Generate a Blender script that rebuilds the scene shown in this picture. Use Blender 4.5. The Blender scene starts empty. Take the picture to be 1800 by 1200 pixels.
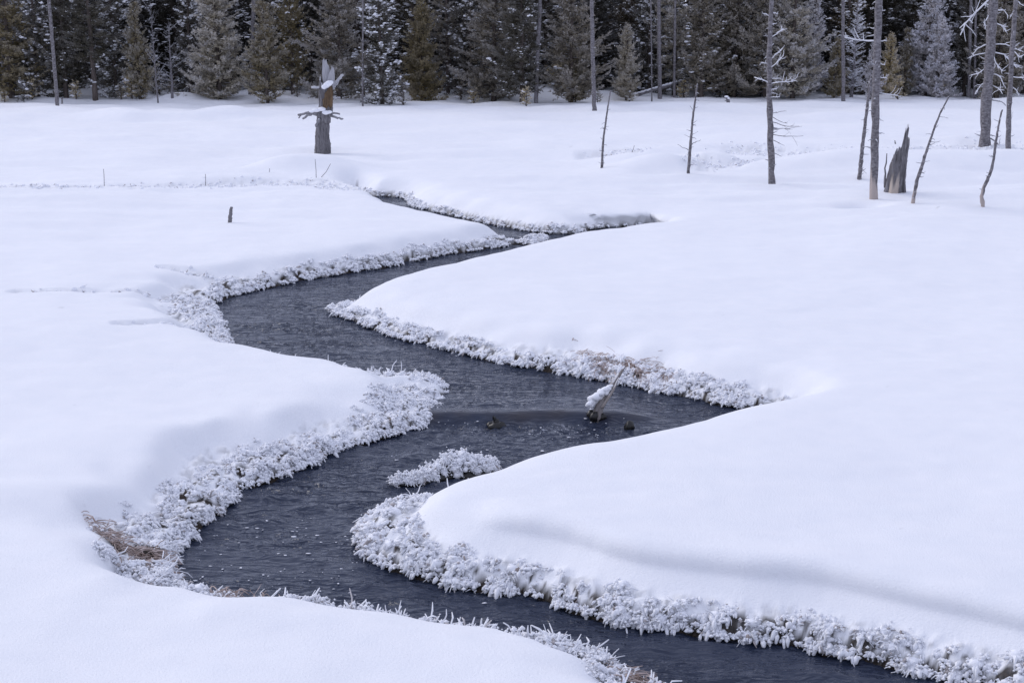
import bpy, math, random
import numpy as np
from mathutils import Vector

# ------------------------------------------------------------------ camera, light, exposure
scene = bpy.context.scene
FPX, PITCH, CAMH = 2500.0, math.radians(13.28), 4.2     # 50 mm lens on a 36 mm sensor, 4.2 m above the field
cam_data = bpy.data.cameras.new('camera')
cam_data.lens = 50.0; cam_data.sensor_width = 36.0
cam_data.clip_start = 0.1; cam_data.clip_end = 2000.0
cam = bpy.data.objects.new('camera', cam_data)
scene.collection.objects.link(cam)
cam.location = (0, 0, CAMH)
cam.rotation_euler = (math.pi/2 - PITCH, 0, 0)
scene.camera = cam

SUN_EL, SUN_AZ = math.radians(30), math.radians(-58)     # azimuth from +Y towards +X
world = bpy.data.worlds.new('World'); scene.world = world
world.use_nodes = True
wn = world.node_tree.nodes; wl = world.node_tree.links
bg = wn['Background']
sky = wn.new('ShaderNodeTexSky'); sky.sky_type = 'NISHITA'; sky.sun_disc = False
sky.sun_elevation = SUN_EL; sky.sun_rotation = SUN_AZ
sky.air_density = 1.0; sky.dust_density = 1.0; sky.ozone_density = 3.0
cloud = wn.new('ShaderNodeMix'); cloud.name = 'cloud_cover'; cloud.data_type = 'RGBA'      # an even, closed cloud layer veils the clear sky
cloud.inputs[0].default_value = 0.92; cloud.inputs[7].default_value = (5.8, 6.2, 8.1, 1)
wl.new(sky.outputs[0], cloud.inputs[6]); wl.new(cloud.outputs[2], bg.inputs[0]); bg.inputs[1].default_value = 0.1
sun_d = bpy.data.lights.new('sun', 'SUN'); sun_d.energy = 1.15; sun_d.angle = math.radians(36)
sun_d.color = (1.0, 0.95, 0.92)
sun = bpy.data.objects.new('sun', sun_d); scene.collection.objects.link(sun)
sd = Vector((math.sin(SUN_AZ)*math.cos(SUN_EL), math.cos(SUN_AZ)*math.cos(SUN_EL), math.sin(SUN_EL)))
sun.rotation_euler = sd.to_track_quat('Z', 'Y').to_euler()
scene.view_settings.view_transform = 'Standard'
scene.view_settings.look = 'None'
scene.view_settings.exposure = 0.27
scene.view_settings.gamma = 1.0
scene.view_settings.use_curve_mapping = False

C = scene.collection
ST, CT = math.sin(PITCH), math.cos(PITCH)
RNG = np.random.default_rng(7)

# ------------------------------------------------------------------ surveying helpers
def ray(px, py):
    u = (np.asarray(px, float)-900)/FPX; v = (600-np.asarray(py, float))/FPX
    return np.stack([u, CT+v*ST, -ST+v*CT], -1)
def gp(px, py, z=0.0):                       # point on the level z
    d = ray(px, py); t = (z-CAMH)/d[..., 2]
    return np.array([0, 0, CAMH])+d*t[..., None]
def dp(px, py, Y):                           # point at the distance Y in front of the viewpoint
    d = ray(px, py); t = Y/d[..., 1]
    return np.array([0, 0, CAMH])+d*np.asarray(t)[..., None]
def ppm(p):                                  # photograph pixels per metre at a point
    return FPX/(p[1]*CT-(p[2]-CAMH)*ST)

# ------------------------------------------------------------------ noise
def _hash(ix, iy, s):
    h = (ix.astype(np.int64)*374761393+iy.astype(np.int64)*668265263+s*974711) & 0xffffffff
    h = ((h ^ (h >> 13))*1274126177) & 0xffffffff
    return ((h ^ (h >> 16)) & 0xffff)/65535.0*2*np.pi
def perlin(x, y, s=0):
    x = np.asarray(x, float); y = np.asarray(y, float)
    ix, iy = np.floor(x), np.floor(y); fx, fy = x-ix, y-iy
    u = fx*fx*fx*(fx*(fx*6-15)+10); v = fy*fy*fy*(fy*(fy*6-15)+10)
    def g(dx, dy):
        a = _hash(ix+dx, iy+dy, s); return np.cos(a)*(fx-dx)+np.sin(a)*(fy-dy)
    a = g(0, 0)*(1-u)+g(1, 0)*u; b = g(0, 1)*(1-u)+g(1, 1)*u
    return (a*(1-v)+b*v)*1.5
def fbm(x, y, s=0, o=4, g=.5):
    r = 0; a = 1.0; f = 1.0
    for k in range(o):
        r = r+a*perlin(x*f+17.3*k, y*f-9.1*k, s+k); a *= g; f *= 2.03
    return r
def sstep(a, b, x):
    t = np.clip((x-a)/(b-a), 0, 1); return t*t*(3-2*t)

# ------------------------------------------------------------------ mesh and object helpers
def mesh_np(name, V, F, attrs=None, smooth=True):
    me = bpy.data.meshes.new(name)
    V = np.asarray(V, np.float32); me.vertices.add(len(V)); me.vertices.foreach_set('co', V.ravel())
    Fs = F if isinstance(F, list) else [F]
    Fs = [np.asarray(f, np.int32) for f in Fs if len(f)]
    loops = np.concatenate([f.ravel() for f in Fs])
    tot = np.concatenate([np.full(len(f), f.shape[1], np.int32) for f in Fs])
    st = np.concatenate([[0], np.cumsum(tot)[:-1]]).astype(np.int32)
    me.loops.add(len(loops)); me.loops.foreach_set('vertex_index', loops)
    me.polygons.add(len(tot)); me.polygons.foreach_set('loop_start', st); me.polygons.foreach_set('loop_total', tot)
    me.polygons.foreach_set('use_smooth', np.full(len(tot), smooth))
    for k, a in (attrs or {}).items():
        at = me.attributes.new(k, 'FLOAT', 'POINT'); at.data.foreach_set('value', np.asarray(a, np.float32))
    me.update(calc_edges=True); me.validate()
    return me
def add(name, me, mat, parent=None, loc=None):
    o = bpy.data.objects.new(name, me); C.objects.link(o)
    if mat is not None and me is not None and not me.materials: me.materials.append(mat)
    if parent is not None: o.parent = parent
    if loc is not None: o.location = loc
    return o
def tag(o, label=None, cat=None, group=None, kind=None):
    if label: o['label'] = label
    if cat: o['category'] = cat
    if group: o['group'] = group
    if kind: o['kind'] = kind
    return o
def empty(name, loc, label, cat, group=None):
    o = bpy.data.objects.new(name, None); C.objects.link(o); o.location = loc
    o.empty_display_size = .2
    return tag(o, label, cat, group)

class MB:                                     # collects pieces of one mesh
    def __init__(s): s.v = []; s.f3 = []; s.f4 = []; s.n = 0; s.a = {}
    def put(s, V, F, **at):
        V = np.asarray(V, float).reshape(-1, 3); F = np.asarray(F)
        s.v.append(V)
        if len(F): (s.f3 if F.shape[1] == 3 else s.f4).append(F+s.n)
        for k, a in at.items(): s.a.setdefault(k, []).append(np.broadcast_to(np.asarray(a, float), (len(V),)))
        s.n += len(V)
    def mesh(s, name, smooth=True, off=(0, 0, 0)):
        V = np.concatenate(s.v)-np.asarray(off, float)
        F = [np.concatenate(f) for f in (s.f3, s.f4) if f]
        return mesh_np(name, V, F, {k: np.concatenate(a) for k, a in s.a.items()}, smooth)

def tubes(P, R, S, jit=0.0, rng=RNG, flat=1.0):
    """N tubes through K centres each: P (N,K,3), R (N,K); closed by a point at both ends"""
    P = np.asarray(P, float); R = np.asarray(R, float); N, K, _ = P.shape
    T = np.gradient(P, axis=1); T /= np.linalg.norm(T, axis=2, keepdims=True)+1e-9
    ref = np.where(np.abs(T[:, :1, 2:3]) > .85, np.array([1., 0, 0]), np.array([0, 0, 1.]))
    A = np.cross(T, np.broadcast_to(ref, T.shape)); A /= np.linalg.norm(A, axis=2, keepdims=True)+1e-9
    B = np.cross(A, T)
    th = np.arange(S)/S*2*np.pi
    rr = R[:, :, None]*(1+jit*rng.uniform(-1, 1, (N, K, S)))
    ring = P[:, :, None]+rr[..., None]*(A[:, :, None]*np.cos(th)[:, None]+flat*B[:, :, None]*np.sin(th)[:, None])
    V = np.concatenate([ring.reshape(N, K*S, 3), P[:, :1]-T[:, :1]*R[:, :1, None]*.3, P[:, -1:]+T[:, -1:]*R[:, -1:, None]*.6], 1)
    nv = K*S+2
    k, s = np.meshgrid(np.arange(K-1), np.arange(S), indexing='ij'); k = k.ravel(); s = s.ravel(); s2 = (s+1) % S
    q = np.stack([k*S+s, k*S+s2, (k+1)*S+s2, (k+1)*S+s], 1)
    s = np.arange(S); s2 = (s+1) % S
    t = np.concatenate([np.stack([np.full(S, K*S), s2, s], 1), np.stack([np.full(S, K*S+1), (K-1)*S+s, (K-1)*S+s2], 1)])
    off = (np.arange(N)*nv)[:, None, None]
    return V.reshape(-1, 3), (q[None]+off).reshape(-1, 4), (t[None]+off).reshape(-1, 3), nv
def put_tubes(mb, P, R, S, jit=0.0, rng=RNG, flat=1.0, **at):
    V, q, t, nv = tubes(P, R, S, jit, rng, flat)
    n0 = mb.n
    at = {k: np.repeat(np.broadcast_to(np.asarray(a, float), (len(P),)), nv) for k, a in at.items()}
    mb.put(V, q, **at); mb.f3.append(t+n0)
def poly(pts, n):                             # smooth resampling of a polyline
    pts = np.asarray(pts, float); s = np.concatenate([[0], np.cumsum(np.linalg.norm(np.diff(pts, axis=0), axis=1))])
    u = np.linspace(0, s[-1], n)
    return np.stack([np.interp(u, s, pts[:, i]) for i in range(pts.shape[1])], 1)

import bmesh
OCTA = (np.array([[1., 0, 0], [-1, 0, 0], [0, 1, 0], [0, -1, 0], [0, 0, 1], [0, 0, -1]]), np.array([[0, 2, 4], [2, 1, 4], [1, 3, 4], [3, 0, 4], [2, 0, 5], [1, 2, 5], [3, 1, 5], [0, 3, 5]]))
def ico(sub):
    bm = bmesh.new(); bmesh.ops.create_icosphere(bm, subdivisions=sub, radius=1)
    V = np.array([v.co[:] for v in bm.verts]); F = np.array([[v.index for v in f.verts] for f in bm.faces]); bm.free()
    return V, F
ICO1, ICO2 = ico(1), ico(2)
def put_blobs(mb, cen, rad, t=ICO1, jit=.18, rng=RNG, **at):
    cen = np.asarray(cen, float); rad = np.asarray(rad, float)
    if rad.ndim == 1: rad = np.repeat(rad[:, None], 3, 1)
    V0, F0 = t; N = len(cen)
    V = V0[None]*rad[:, None]*(1+jit*rng.uniform(-1, 1, (N, len(V0), 1)))+cen[:, None]
    F = F0[None]+(np.arange(N)*len(V0))[:, None, None]
    at = {k: np.repeat(np.broadcast_to(np.asarray(a, float), (N,)), len(V0)) for k, a in at.items()}
    mb.put(V, F.reshape(-1, 3), **at)

# ------------------------------------------------------------------ materials
def newmat(name):
    m = bpy.data.materials.new(name); m.use_nodes = True
    nt = m.node_tree; b = nt.nodes['Principled BSDF']
    return m, nt.nodes, nt.links, b
def noise_node(n, l, vec, scale, detail=4, rough=.55):
    t = n.new('ShaderNodeTexNoise'); t.inputs['Scale'].default_value = scale
    t.inputs['Detail'].default_value = detail; t.inputs['Roughness'].default_value = rough
    if vec is not None: l.new(vec, t.inputs['Vector'])
    return t
def ramp(n, l, src, p0, c0, p1, c1):
    r = n.new('ShaderNodeValToRGB'); e = r.color_ramp.elements
    e[0].position = p0; e[0].color = (*c0, 1); e[1].position = p1; e[1].color = (*c1, 1)
    l.new(src, r.inputs[0]); return r
def mixc(n, l, fac, a, b):
    m = n.new('ShaderNodeMix'); m.data_type = 'RGBA'
    for s, v in ((0, fac), (6, a), (7, b)):
        if isinstance(v, (int, float)): m.inputs[s].default_value = v
        elif isinstance(v, tuple): m.inputs[s].default_value = (*v, 1)
        else: l.new(v, m.inputs[s])
    return m.outputs[2]
def attr(n, name):
    a = n.new('ShaderNodeAttribute'); a.attribute_name = name; return a.outputs['Fac']
def bump(n, l, h, b, dist, strength=1.0):
    k = n.new('ShaderNodeBump'); k.inputs['Distance'].default_value = dist; k.inputs['Strength'].default_value = strength
    l.new(h, k.inputs['Height']); l.new(k.outputs[0], b.inputs['Normal']); return k

SNOWC = (.86, .87, .90)
def mat_snow():                               # open snow; where the attribute says so, bare dead grass and mud, with bank shade painted in
    m, n, l, b = newmat('snow')
    geo = n.new('ShaderNodeNewGeometry')
    nz = noise_node(n, l, geo.outputs['Position'], 3.0, 6)
    c = ramp(n, l, nz.outputs[0], .3, (.84, .855, .89), .75, (.88, .885, .91))
    gz = noise_node(n, l, geo.outputs['Position'], 40.0, 4)
    gc = ramp(n, l, gz.outputs[0], .35, (.008, .007, .006), .74, (.075, .055, .042))
    l.new(mixc(n, l, attr(n, 'bare'), c.outputs[0], gc.outputs[0]), b.inputs['Base Color'])
    b.inputs['Roughness'].default_value = .75; b.inputs['Specular IOR Level'].default_value = .25
    fz = noise_node(n, l, geo.outputs['Position'], 55.0, 5, .65)
    bump(n, l, fz.outputs[0], b, .013, .7)
    return m
def mat_frost():                              # hoar frost on grass; attribute brown shows the stalk
    m, n, l, b = newmat('hoar_frost')
    geo = n.new('ShaderNodeNewGeometry')
    nz = noise_node(n, l, geo.outputs['Position'], 30.0, 3)
    c = ramp(n, l, nz.outputs[0], .3, (.86, .875, .93), .7, (.915, .925, .96))
    l.new(mixc(n, l, attr(n, 'brown'), c.outputs[0], (.20, .14, .11)), b.inputs['Base Color'])
    b.inputs['Roughness'].default_value = .7; b.inputs['Specular IOR Level'].default_value = .25
    fz = noise_node(n, l, geo.outputs['Position'], 160.0, 3, .7)
    bump(n, l, fz.outputs[0], b, .006, .8)
    return m
def mat_water():
    m, n, l, b = newmat('stream_water')
    geo = n.new('ShaderNodeNewGeometry')
    col = mixc(n, l, attr(n, 'shallow'), (.025, .033, .058), (.05, .042, .04))
    mp = n.new('ShaderNodeMapping'); mp.inputs['Scale'].default_value = (.62, 1.7, 1.0); mp.inputs['Rotation'].default_value = (0, 0, .25); l.new(geo.outputs['Position'], mp.inputs['Vector'])
    fz = noise_node(n, l, mp.outputs[0], 34.0, 6, .75); fz.inputs['Distortion'].default_value = .8
    ad = n.new('ShaderNodeMath'); ad.operation = 'MULTIPLY_ADD'; ad.inputs[1].default_value = .42
    l.new(attr(n, 'churn'), ad.inputs[0]); l.new(fz.outputs[0], ad.inputs[2])
    fm = ramp(n, l, ad.outputs[0], .82, (0, 0, 0), .94, (1, 1, 1))            # broken white water
    gt = n.new('ShaderNodeMath'); gt.operation = 'MULTIPLY'; gt.use_clamp = True; gt.inputs[1].default_value = 2.5; l.new(attr(n, 'churn'), gt.inputs[0])
    gm = n.new('ShaderNodeMath'); gm.operation = 'MULTIPLY'; l.new(gt.outputs[0], gm.inputs[0]); l.new(fm.outputs[0], gm.inputs[1])
    l.new(mixc(n, l, gm.outputs[0], col, (.72, .75, .82)), b.inputs['Base Color'])
    ro = n.new('ShaderNodeMapRange'); l.new(gm.outputs[0], ro.inputs[0]); ro.inputs[3].default_value = .05; ro.inputs[4].default_value = .6; l.new(ro.outputs[0], b.inputs['Roughness'])
    b.inputs['IOR'].default_value = 1.33
    a1 = noise_node(n, l, mp.outputs[0], 5.0, 3.2, .5); a1.inputs['Distortion'].default_value = 1.3
    bm_ = bump(n, l, a1.outputs[0], b, .19, .6)
    pz = noise_node(n, l, mp.outputs[0], .9, 3, .5)                        # slick and ruffled stretches
    pr = n.new('ShaderNodeMapRange'); l.new(pz.outputs[0], pr.inputs[0]); pr.inputs[1].default_value = .38; pr.inputs[2].default_value = .62; pr.inputs[3].default_value = .22; pr.inputs[4].default_value = .68
    mr = n.new('ShaderNodeMapRange'); l.new(attr(n, 'calm'), mr.inputs[0]); l.new(pr.outputs[0], mr.inputs[3]); mr.inputs[4].default_value = .10; l.new(mr.outputs[0], bm_.inputs['Strength'])
    return m
def mat_wood(name, dark, light, pale=None, rime=.5, rings=False):
    m, n, l, b = newmat(name)
    tc = n.new('ShaderNodeTexCoord'); mp = n.new('ShaderNodeMapping')
    mp.inputs['Scale'].default_value = (1, 1, .12) if not rings else (.55, .55, .95)
    l.new(tc.outputs['Object'], mp.inputs['Vector'])
    nz = noise_node(n, l, mp.outputs[0], 22.0, 6, .65)
    col = ramp(n, l, nz.outputs[0], .32, dark, .7, light).outputs[0]
    if pale: col = mixc(n, l, attr(n, 'pale'), col, pale)
    if rime > 0:                              # frost crystals lie on what faces up, and in patches
        geo = n.new('ShaderNodeNewGeometry'); sp = n.new('ShaderNodeSeparateXYZ'); l.new(geo.outputs['Normal'], sp.inputs[0])
        n2 = noise_node(n, l, tc.outputs['Object'], 6.0, 5, .7)
        ad = n.new('ShaderNodeMath'); ad.operation = 'MULTIPLY_ADD'; ad.inputs[1].default_value = .55
        l.new(sp.outputs[2], ad.inputs[0]); l.new(n2.outputs[0], ad.inputs[2])
        rr = ramp(n, l, ad.outputs[0], .95-rime*.4, (0, 0, 0), 1.15-rime*.4, (1, 1, 1))
        fr = n.new('ShaderNodeMath'); fr.operation = 'MAXIMUM'; l.new(rr.outputs[0], fr.inputs[0]); l.new(attr(n, 'frost'), fr.inputs[1])
        col = mixc(n, l, fr.outputs[0], col, (.80, .81, .86))
    l.new(col, b.inputs['Base Color']); b.inputs['Roughness'].default_value = .85; b.inputs['Specular IOR Level'].default_value = .2
    bump(n, l, nz.outputs[0], b, .02, .8)
    return m
def mat_needles():                            # colour of the needles = object colour, its alpha = how much rime they carry
    m, n, l, b = newmat('pine_needles')
    oi = n.new('ShaderNodeObjectInfo'); tc = n.new('ShaderNodeTexCoord')
    nz = noise_node(n, l, tc.outputs['Object'], 2.2, 4, .6)
    hs = n.new('ShaderNodeHueSaturation'); l.new(oi.outputs['Color'], hs.inputs['Color'])
    vr = n.new('ShaderNodeMapRange'); l.new(nz.outputs[0], vr.inputs[0]); vr.inputs[1].default_value = .3; vr.inputs[2].default_value = .7
    vr.inputs[3].default_value = .55; vr.inputs[4].default_value = 1.5; l.new(vr.outputs[0], hs.inputs['Value'])
    mu = n.new('ShaderNodeMath'); mu.operation = 'MULTIPLY'; l.new(oi.outputs['Alpha'], mu.inputs[0]); l.new(attr(n, 'tip'), mu.inputs[1])
    l.new(mixc(n, l, mu.outputs[0], hs.outputs[0], (.62, .64, .72)), b.inputs['Base Color'])
    b.inputs['Roughness'].default_value = .7; b.inputs['Specular IOR Level'].default_value = .2
    return m
def mat_plain(name, a, bcol, scale=20, rough=.8):
    m, n, l, b = newmat(name); tc = n.new('ShaderNodeTexCoord')
    nz = noise_node(n, l, tc.outputs['Object'], scale, 5, .6)
    l.new(ramp(n, l, nz.outputs[0], .35, a, .68, bcol).outputs[0], b.inputs['Base Color'])
    b.inputs['Roughness'].default_value = rough; bump(n, l, nz.outputs[0], b, .01, .6); return m
M_SNOW, M_FROST, M_WATER, M_NEEDLE = mat_snow(), mat_frost(), mat_water(), mat_needles()
M_SNAG = mat_wood('weathered_snag_wood', (.06, .054, .058), (.29, .275, .29), (.42, .36, .33), .35, True)
M_STUMP = mat_wood('grey_splintered_wood', (.075, .07, .075), (.27, .26, .275), (.50, .43, .37), .3)
M_RUST = mat_wood('orange_rotten_wood', (.05, .036, .026), (.20, .13, .075), None, 0)
M_BARK = mat_wood('pine_bark', (.045, .037, .033), (.17, .14, .125), None, .15)
M_CLUMP = mat_plain('branch_snow', (.80, .81, .86), (.87, .88, .91), 9)
M_DRYGRASS = mat_plain('dry_grass', (.28, .20, .165), (.66, .57, .54), 12)
M_WET = mat_plain('wet_wood', (.003, .003, .003), (.011, .010, .009), 14, .35)
M_FOAM = mat_plain('foam', (.70, .72, .78), (.85, .86, .9), 60)

# ------------------------------------------------------------------ the stream: its two banks, surveyed point by point
ZW = -0.42                                    # water level below the open snow
# px, py, seen at ('w' water line / 'c' snow crest in front of the water), ledge L, wall W, ledge height, frost F, lump size
N_BANK = [
 (622,335,'w',.15,.3,.12,.8,1),(650,347,'w',.1,.4,.12,1,1),(690,346,'w',.1,.4,.12,1,1),(716,350,'w',.1,.4,.12,1,1),(724,363,'w',.1,.4,.12,1,1),
 (780,376,'w',.1,.4,.14,1,1),(850,392,'w',.1,.4,.14,1,1),(900,402,'w',.1,.4,.14,1,1),(950,410,'w',.15,.4,.16,1,1),(1000,413,'w',.22,.4,.16,1,1),
 (1030,410,'w',.25,.3,.16,1,1),(1046,401,'w',.05,.16,.1,.3,1),(1100,398,'w',.0,.13,.05,.1,1),(1150,395,'w',.0,.14,.05,.1,1),
 (1165,393,'c',0,.25,.05,.3,1),(1120,396,'c',.1,.22,.1,.7,1),(1060,404,'c',.1,.22,.1,.5,1),(1000,412,'c',0,.2,.05,.2,1),(960,420,'c',0,.2,.05,.1,1),(890,438,'c',0,.2,.05,.1,1),(800,460,'c',0,.2,.05,.1,1),
 (720,478,'c',0,.2,.05,.1,1),(650,497,'c',.05,.2,.08,.3,1),(600,520,'c',.15,.2,.1,1,1),
 (572,541,'w',.25,.35,.1,1,1),(600,557,'w',.2,.4,.1,1,1),(640,573,'w',.2,.4,.1,1,1),(720,598,'w',.22,.4,.12,1,1),
 (810,622,'w',.22,.4,.12,1,1.1),(870,636,'w',.25,.4,.12,1,1.2),(930,647,'w',.3,.4,.12,1,1.3),(1000,659,'w',.5,.4,.12,1,1.3),(1060,668,'w',.75,.4,.12,1,1.2),(1150,687,'w',.6,.4,.12,1,1),
 (1220,702,'w',.45,.4,.12,1,1),(1285,716,'u',.4,.34,.12,1,1),(1330,722,'u',.3,.34,.1,.8,1),(1372,712,'u',.12,.3,.08,.3,1),
 (1395,690,'c',0,.2,.05,0,1),(1340,708,'c',0,.2,.05,0,1),(1285,719,'c',0,.2,.05,0,1),(1200,743,'c',0,.2,.05,0,1),(1100,771,'c',0,.2,.05,0,1),(1000,791,'c',0,.2,.05,0,1),(930,801,'c',0,.2,.05,0,1),
 (870,819,'c',0,.2,.05,0,1),(800,845,'c',.05,.2,.05,.2,1.2),(752,872,'c',.2,.25,.1,1,1.3),(692,886,'w',.35,.3,.14,1,1.4),(664,912,'w',.45,.35,.14,1,1.5),(632,940,'w',.5,.35,.14,1,1.5),(618,962,'w',.5,.35,.14,1,1.5),
 (650,988,'w',.5,.35,.14,1,1.5),(710,1002,'w',.45,.3,.15,1,1.4),(722,1016,'w',.45,.3,.15,1,1.3),(790,1030,'u',.16,.32,.15,1.5,1.1),(870,1042,'u',.16,.32,.15,1.5,1.1),(955,1050,'u',.16,.32,.16,1.5,1.1),
 (1030,1085,'u',.16,.32,.16,1.5,1.1),(1130,1103,'u',.16,.32,.16,1.5,1.1),(1250,1120,'u',.16,.32,.16,1.5,1.1),(1380,1138,'u',.16,.32,.16,1.5,1.2),(1500,1160,'u',.16,.32,.16,1.5,1.2),(1620,1187,'u',.16,.32,.16,1.5,1.1),(1760,1215,'u',.16,.32,.16,1.5,1.1),
 (2000,1270,'u',.16,.32,.16,1.5,1.1),(2500,1370,'u',.16,.32,.16,1.5,1.1)]
S_BANK = [
 (2100,1560,'w',.3,.3,.1,.3,1),(1500,1370,'c',.3,.25,.12,.6,1),(1180,1265,'c',.35,.2,.12,1,1),(1090,1205,'c',.35,.18,.14,1,1),(1060,1160,'c',.30,.18,.14,1,1),(1000,1128,'c',.25,.18,.14,1,1),(900,1118,'c',.15,.2,.12,.9,1),(790,1098,'c',.15,.2,.12,1,1),(720,1086,'c',.15,.2,.12,1,1),(640,1080,'c',.15,.2,.12,1,1),
 (560,1066,'c',.12,.2,.12,1,1),(450,1056,'c',.2,.18,.12,1,1),(380,1046,'c',.25,.18,.12,1,1),(300,1024,'c',.3,.18,.12,1,1),
 (300,998,'w',.6,.3,.12,1,1),(305,968,'w',.75,.3,.14,1,1),(350,928,'w',.7,.35,.12,1,1),(402,900,'w',.65,.4,.12,1,1),(402,872,'w',.6,.4,.12,1,1),(500,836,'w',.5,.4,.14,1,1.1),
 (560,805,'w',.5,.4,.12,1,1),(640,778,'w',.5,.4,.12,1,1),(700,764,'w',.55,.4,.12,1,1),(755,748,'w',.6,.4,.12,1,1),(762,733,'w',.6,.4,.12,1,1),(752,716,'w',.55,.4,.12,1,1),(796,697,'w',.5,.4,.12,1,1),
 (770,672,'w',.5,.3,.12,1,1),(735,655,'c',.35,.25,.12,1,1),(640,645,'c',.25,.2,.12,1,1),(520,622,'c',.2,.2,.12,1,1),(450,606,'c',.2,.2,.12,1,1),(410,597,'c',.3,.2,.12,1,1),
 (388,578,'w',.7,.4,.1,1,1),(378,552,'w',.9,.5,.1,1,1),(372,532,'w',.8,.5,.12,1,1),(400,523,'w',.5,.4,.14,1,1),(450,510,'w',.25,.26,.16,1,1),(520,496,'w',.2,.26,.18,1,1),(600,482,'w',.2,.26,.18,1,1),
 (700,464,'w',.2,.26,.18,1,1),(800,446,'w',.2,.26,.16,1,1),(880,435,'w',.22,.26,.14,1,1),(935,424,'w',.4,.35,.12,1,1),(962,417,'w',.45,.35,.12,1,1),
 (940,411,'c',.2,.2,.1,.8,1),(900,402,'c',.1,.2,.08,.4,1),(850,390,'c',0,.2,.08,.2,1),(760,373,'c',0,.2,.08,.2,1),(700,360,'c',.1,.2,.08,.4,1),(650,351,'w',.1,.2,.08,.5,1),(626,340,'w',.1,.25,.08,.6,1)]
def survey(rows):
    out = []
    for (px, py, mode, L, W, hl, F, sz) in rows:
        if mode == 'w': L = L*.78
        if mode in 'wu': p = gp(px, py, ZW)[:2]
        else:
            p = gp(px, py, -.06)[:2]; p = p+p/np.linalg.norm(p)*(L+W*1.9)
        out.append([p[0], p[1], L, W, hl, F, sz, {'w': 1.0, 'u': 2.0, 'c': 0.0}[mode]])
    return np.array(out)
OUT = np.concatenate([survey(N_BANK), survey(S_BANK)])
def resample(o, step):
    o = np.concatenate([o, o[:1]]); res = []
    for a, b in zip(o[:-1], o[1:]):
        n = max(1, int(np.linalg.norm(b[:2]-a[:2])/step))
        for k in range(n): res.append(a+(b-a)*k/n)
    return np.array(res)
RING = resample(OUT, .16)
for it in range(3):                            # rounds the corners left by the survey
    RING[:, :] = .5*RING+.25*(np.roll(RING, 1, 0)+np.roll(RING, -1, 0))
for it in range(14): RING[:, 2:] = .5*RING[:, 2:]+.25*(np.roll(RING[:, 2:], 1, 0)+np.roll(RING[:, 2:], -1, 0))
_w = .07*fbm(np.arange(len(RING))*.11, np.zeros(len(RING)), 91, 3)
_t = np.roll(RING[:, :2], -1, 0)-np.roll(RING[:, :2], 1, 0); _t /= np.linalg.norm(_t, axis=1, keepdims=True)+1e-9
RING[:, :2] += np.stack([_t[:, 1], -_t[:, 0]], 1)*(_w*np.clip(RING[:, 7], 0, 1))[:, None]
A0, A1 = RING, np.roll(RING, -1, 0)

def stream_sdf(x, y):
    """signed distance to the water's edge (positive on land), edge parameters and outward direction"""
    x = np.asarray(x, float).ravel(); y = np.asarray(y, float).ravel(); n = len(x)
    D = np.full(n, 1e9); PR = np.zeros((n, 6)); G = np.zeros((n, 2))
    lo, hi = RING[:, :2].min(0)-8, RING[:, :2].max(0)+8
    idx = np.where((x > lo[0]) & (x < hi[0]) & (y > lo[1]) & (y < hi[1]))[0]
    e = A1[:, :2]-A0[:, :2]; ee = (e*e).sum(1)+1e-12
    for c in np.array_split(idx, max(1, len(idx)//6000)):
        px = x[c][:, None]-A0[None, :, 0]; py = y[c][:, None]-A0[None, :, 1]
        t = np.clip((px*e[:, 0]+py*e[:, 1])/ee, 0, 1)
        dx = px-t*e[:, 0]; dy = py-t*e[:, 1]; d2 = dx*dx+dy*dy
        j = d2.argmin(1); r = np.arange(len(c)); d = np.sqrt(d2[r, j]); tj = t[r, j][:, None]
        yy0, yy1 = A0[:, 1], A1[:, 1]
        cr = ((yy0[None] > y[c][:, None]) != (yy1[None] > y[c][:, None]))
        xi = A0[None, :, 0]+(y[c][:, None]-yy0[None])/np.where(np.abs(yy1-yy0) < 1e-9, 1e-9, yy1-yy0)[None]*e[None, :, 0]
        ins = (np.sum(cr & (x[c][:, None] < xi), 1) % 2) == 1
        D[c] = np.where(ins, -d, d)
        G[c] = np.stack([dx[r, j], dy[r, j]], 1)/(d[:, None]+1e-6)*np.where(ins, -1, 1)[:, None]
        PR[c] = A0[j, 2:8]*(1-tj)+A1[j, 2:8]*tj
        k = np.where((d < 1.7) & ~ins)[0]                     # near two banks at once the profiles melt into each other
        if len(k):
            w = np.exp((d[k][:, None]-np.sqrt(d2[k]))/.13)
            PR[c[k]] = (w@A0[:, 2:8])/w.sum(1)[:, None]
    return D, PR, G

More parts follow.
